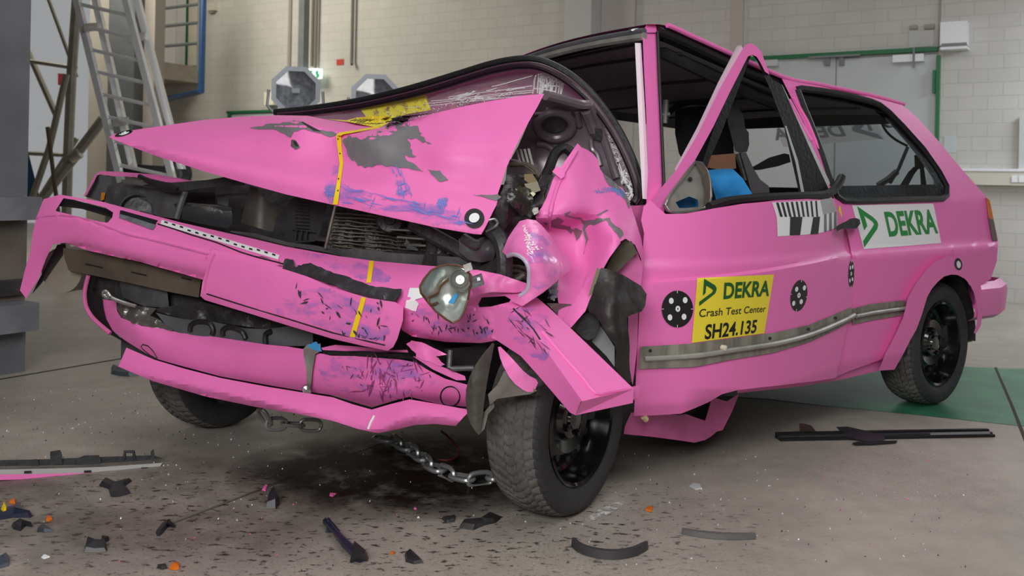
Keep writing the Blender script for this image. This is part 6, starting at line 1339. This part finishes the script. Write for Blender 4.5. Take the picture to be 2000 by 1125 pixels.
BP = mat('broken_black_plastic', '#2B2C31', .4, var=.3); BLS = mat('dark_blue_plastic', '#1C2438', .25)
zR = lambda p: zm(0, 680, 2.5286, p); zS = lambda p: zm(0, 900, 5.0, p); zU = lambda p: zm(500, 750, 2.5, p)
shard('plastic_fragment', zS([(965, 245), (1010, 200), (1060, 185), (1110, 215), (1200, 225), (1290, 200), (1210, 260), (1280, 320), (1160, 355), (1080, 350), (1060, 280)]), BP, .02, 'dark cross shaped plastic fragment below the black spoiler piece', seed=2)
shard('plastic_fragment', zS([(820, 900), (840, 800), (880, 805), (890, 850), (1045, 845), (1040, 895), (930, 900)]), BP, .035, 'black angled plastic fragment with an upright tab at lower left', seed=3)
shard('plastic_fragment', zS([(1520, 700), (1580, 620), (1650, 590), (1720, 640), (1715, 655), (1650, 640), (1560, 740), (1530, 735)]), BP, .02, 'dark curved plastic bracket fragment beside the floor joint', seed=4)
shard('plastic_fragment', zS([(980, 810), (990, 770), (1070, 780), (1010, 810)]), BP, .018, 'small black plastic clip above the angled fragment', seed=5)
shard('plastic_fragment', zS([(-40, 1000), (60, 940), (95, 960), (90, 1030), (-40, 1065)]), mat('slate_plastic', '#3D4650', .35), .02, 'slate grey plastic fragment cut by the left frame edge', seed=6)
shard('connector_fragment', zS([(-60, 490), (60, 470), (210, 465), (240, 520), (320, 545), (290, 560), (120, 560), (-60, 590)]), BLS, .03, 'shiny dark blue broken connector at the left frame edge', 'fragment', seed=7)
shard('yellow_fragment', zS([(0, 530), (40, 505), (80, 510), (60, 550), (20, 560)]), mat('yellow_plastic', '#F2D41C', .35), .045, 'bright yellow plug piece on the dark blue connector', 'fragment', seed=8)
shard('plastic_fragment', zS([(110, 640), (190, 585), (290, 610), (320, 650), (250, 640), (200, 690), (130, 670)]), BP, .02, 'black plastic fragment just right of the dark blue connector', seed=9)
shard('plastic_fragment', zS([(360, 680), (400, 640), (450, 655), (520, 695), (430, 705)]), mat('slate_plastic', '#3D4650'), .015, 'flat slate splinter pointing right near the dark blue connector', seed=10)
shard('lens_fragment', zS([(85, 420), (100, 395), (150, 400), (150, 425)]), ORANGE, .012, 'orange lens fragment above the dark blue connector', seed=11)
shard('lens_fragment', zS([(445, 590), (455, 560), (500, 560), (515, 580), (480, 597)]), ORANGE, .012, 'orange lens fragment right of the dark blue connector', seed=12)
shard('lens_fragment', zS([(1650, 1060), (1680, 1020), (1755, 1020), (1750, 1065), (1700, 1075)]), ORANGE, .014, 'largest orange lens fragment at the bottom frame edge', seed=13)
shard('lens_fragment', zS([(920, 815), (925, 795), (955, 797), (955, 815)]), ORANGE, .008, 'tiny orange lens fragment by the black clip', seed=14)
shard('dark_fragment', zS([(1530, 1050), (1560, 1020), (1620, 1030), (1640, 1055), (1580, 1068)]), DARKER, .012, 'brown black fragment touching the largest orange fragment', seed=15)
shard('film_fragment', zS([(400, 950), (430, 920), (490, 945), (430, 965)]), WHITE, .006, 'small white and yellow paper scrap at lower left', seed=16)
shard('plastic_fragment', zR([(548, 128), (550, 95), (570, 118), (640, 120), (700, 135), (640, 142), (590, 138)]), mat('slate_plastic', '#3D4650'), .03, 'dark flat fragment on the floor below the right apron end', seed=17)
shard('plastic_fragment', zR([(1312, 795), (1325, 760), (1352, 705), (1375, 745), (1382, 775), (1360, 795)]), BP, .05, 'dark upright triangular shard left of the puddle', seed=18)
shard('plastic_fragment', zR([(1672, 690), (1690, 668), (1735, 690), (1700, 700)]), DARKER, .015, 'small dark shard in the reddish puddle', seed=19)
shard('paint_flake', zU([(358, 550), (360, 535), (395, 540), (375, 555)]), mat('pink_flake', '#E065A8', .5), .006, 'pink paint flake beside the small dark shard', seed=20)
shard('paint_flake', zR([(1292, 705), (1310, 680), (1322, 685), (1312, 710)]), mat('pink_flake', '#E065A8'), .010, 'pink paint flake standing by the floor joint', seed=21)
shard('paint_flake', zU([(770, 615), (775, 600), (785, 605), (785, 618)]), mat('pink_flake', '#E065A8'), .006, 'pink paint flake at the front edge of the puddle', seed=22)
shard('plastic_fragment', zU([(730, 870), (725, 835), (750, 815), (790, 840), (818, 875), (770, 882)]), BP, .012, 'dark flat shard at the bottom middle of the floor', seed=23)
shard('plastic_fragment', zU([(990, 705), (1000, 685), (1090, 670), (1150, 645), (1205, 650), (1170, 680), (1120, 690), (1060, 715)]), DARKER, .02, 'heap of dark splinters in front of the front tyre', seed=24)
shard('plastic_fragment', zU([(905, 660), (975, 655), (970, 675), (930, 680)]), DARKER, .015, 'small dark shard left of the splinter heap', seed=25)
shard('lens_fragment', zU([(655, 830), (665, 820), (682, 825), (672, 836)]), ORANGE, .008, 'tiny orange lens fragment left of the dark flat shard', seed=26)
shard('lens_fragment', zU([(1900, 620), (1910, 605), (1940, 610), (1930, 628)]), ORANGE, .010, 'orange lens fragment right of the pale scrape mark', seed=27)
shard('glass_fragment', [(1345, 950), (1352, 944), (1368, 948), (1372, 956), (1358, 958)], mat('pale_plastic', '#B9BFC2', .4), .010, 'pale plastic chip on the floor right of the front tyre', seed=28)
# long pieces
def strip3(name, pts, wd, h, m, label, cat, z0=.001):
    mb = MB(); v = []
    g = [G(x, y) for x, y in pts]; g = [cr1(g, i / 5) for i in range((len(g) - 1) * 5 + 1)]
    for i, p in enumerate(g):
        d = (g[min(i + 1, len(g) - 1)] - g[max(i - 1, 0)]).normalized(); n = Vector((-d.y, d.x, 0)); k = wd * (.35 + .65 * math.sin(math.pi * (i + .5) / len(g)) ** .5)
        v += [p - n * k + Vector((0, 0, z0)), p + n * k + Vector((0, 0, z0)), p + n * k * .7 + Vector((0, 0, z0 + h)), p - n * k * .7 + Vector((0, 0, z0 + h))]
    f = [(i * 4 + j, i * 4 + (j + 1) % 4, (i + 1) * 4 + (j + 1) % 4, (i + 1) * 4 + j) for i in range(len(g) - 1) for j in range(4)]
    f += [(3, 2, 1, 0), tuple(len(v) - 4 + j for j in range(4))]
    mb.add(v, f, m); return mb.build(name, None, label, cat, 'rubber strips on the floor', ang=30)
strip3('rubber_strip', [(1119, 1066), (1135, 1079), (1165, 1088), (1200, 1091), (1235, 1086), (1263, 1073)], .010, .022, mat('grey_rubber', '#3A393B', .6), 'curved black rubber strip at the bottom right of the tyre', 'strip')
strip3('rubber_strip', [(1332, 1042), (1370, 1048), (1420, 1052), (1475, 1052)], .012, .014, mat('worn_rubber', '#5B5A58', .6), 'straighter grey rubber strip right of the curved black one', 'strip')
t = thing('wiper_piece', G(672, 1060), 'dark bent plastic bracket standing in the bottom middle of the floor', 'bracket')
mb = MB(); mb.tube([G(636, 1018, .015), G(652, 1035, .018), G(675, 1062, .02), (G(705, 1090, .012))], [.010, .008, .012, .014], BLS, n=6); mb.build('arm', t)
shard_ = MB(); a, b, c3, d3 = G(683, 1098, .001), G(718, 1096, .001), G(712, 1080, .04), G(690, 1062, .045); shard_.add([a, b, c3, d3, a + Vector((0, .02, 0)), b + Vector((0, .02, 0)), c3 + Vector((0, .02, 0)), d3 + Vector((0, .02, 0))], [(0, 1, 2, 3), (7, 6, 5, 4), (0, 4, 5, 1), (1, 5, 6, 2), (2, 6, 7, 3), (3, 7, 4, 0)], BP); shard_.build('foot', t, flat=True)
shard_ = MB(); a, b, c3 = G(636, 1040, .001), G(662, 1040, .001), G(640, 1014, .03); shard_.add([a, b, c3, a + Vector((0, .015, 0)), b + Vector((0, .015, 0)), c3 + Vector((0, .015, 0))], [(0, 1, 2), (5, 4, 3), (0, 3, 4, 1), (1, 4, 5, 2), (2, 5, 3, 0)], BLS); shard_.build('fin', t, flat=True)
# spoiler piece at left
t = thing('spoiler_piece', G(120, 935), 'long broken black spoiler piece with a pink edge lying at left', 'spoiler')
Yg = lambda x: G(x, 925).y
def spx(x, y): return P(x, y, G(120, 928).y + (x - 120) * .0006)
sheet('body', [(-60, 918), (60, 916), (140, 914), (200, 912), (260, 908), (318, 904), (312, 912), (240, 922), (160, 930), (60, 937), (-60, 941)], spx, mat('pale_foam_edge', '#A9AAA8', .6), t, thick=.03, step=20)
sheet('pink_edge', [(-60, 928), (60, 926), (150, 924), (215, 922), (180, 928), (100, 934), (-60, 940)], spx, PINK, t, thick=0, step=20, lift=.006)
sheet('lower_face', [(-60, 938), (100, 934), (170, 931), (120, 938), (40, 942), (-60, 943)], spx, BLACK, t, thick=.02, step=None)
sheet('rail', [(-60, 905), (80, 902), (200, 897), (290, 894), (312, 900), (260, 906), (140, 913), (-60, 917)], lambda x, y: spx(x, y) + Vector((0, .03, 0)), PLAST, t, thick=.02, step=None)
for pts in ([(92, 912), (92, 885), (112, 882), (116, 892), (116, 910)], [(145, 912), (145, 898), (160, 893), (188, 892), (192, 900), (192, 910)], [(290, 902), (290, 885), (296, 880), (299, 902)], [(28, 914), (30, 903), (68, 900), (70, 914)]):
    sheet('clip', pts, lambda x, y: spx(x, y) + Vector((0, .02, 0)), PLAST, t, thick=.02, step=None)
tube('loop', [spx(x, y) + Vector((0, .03, 0)) for x, y in ((236, 902), (237, 887), (254, 887), (256, 901))], .006, PLAST, t)
mb = MB()
for x, y in ((47, 920), (164, 919), (276, 913)): mb.sheet([(x, y), (x + 14, y - .6), (x + 14, y + 4), (x, y + 4.6)], spx, BLK, thick=0, step=None, lift=.008)
mb.build('slot', t)
# door trim bar right
t = thing('trim_bar', G(1720, 858), 'long black ribbed trim bar with a broken fin lying at right', 'trim')
zV = lambda p: zm(1480, 800, 4.0, p)
A0, A1 = G(1520, 859), G(1936, 851)
d = (A1 - A0).normalized(); n = Vector((-d.y, d.x, 0))
for k, (nm, o_, h_, m_) in enumerate((('bar', 0.0, .016, PLAST), ('bar_rib', .022, .022, BLACK), ('bar_rib', -.016, .010, BLACK))):
    c3 = (A0 + A1) / 2 + n * o_; c3.z = h_ / 2 + .001; mb = MB(); mb.box(c3, (A1 - A0) / 2, n * .009, (0, 0, h_ / 2), m_); mb.build(nm, t, flat=True)
c3 = G(1875, 855); c3.z = .018; MB().box(c3 - n * .0, d * .13, n * .003, (0, 0, .004), MGREY).build('bright_strip', t, flat=True)
fy = G(1670, 862).y
sheet('fin', zV([(610, 135), (700, 132), (850, 165), (980, 205), (1000, 235), (900, 250), (800, 240), (690, 215)]), lambda x, y: P(x, y, fy + (y - 858) * -.004), BP, t, thick=.012, step=None)
sheet('fin_foot', zV([(735, 260), (780, 250), (1090, 240), (1085, 258), (900, 272), (760, 275)]), lambda x, y: G(x, y, .006), BP, t, thick=.004, step=None)
sheet('plastic_fragment', zV([(322, 105), (380, 112), (420, 125), (470, 190), (330, 190)]), depth(G(1575, 848).y), mat('dark_brown_plastic', '#3A2C2C', .4), None, thick=.02, step=None, label='dark brown triangular shard behind the left end of the trim bar', cat='fragment', group='broken plastic fragments on the floor')
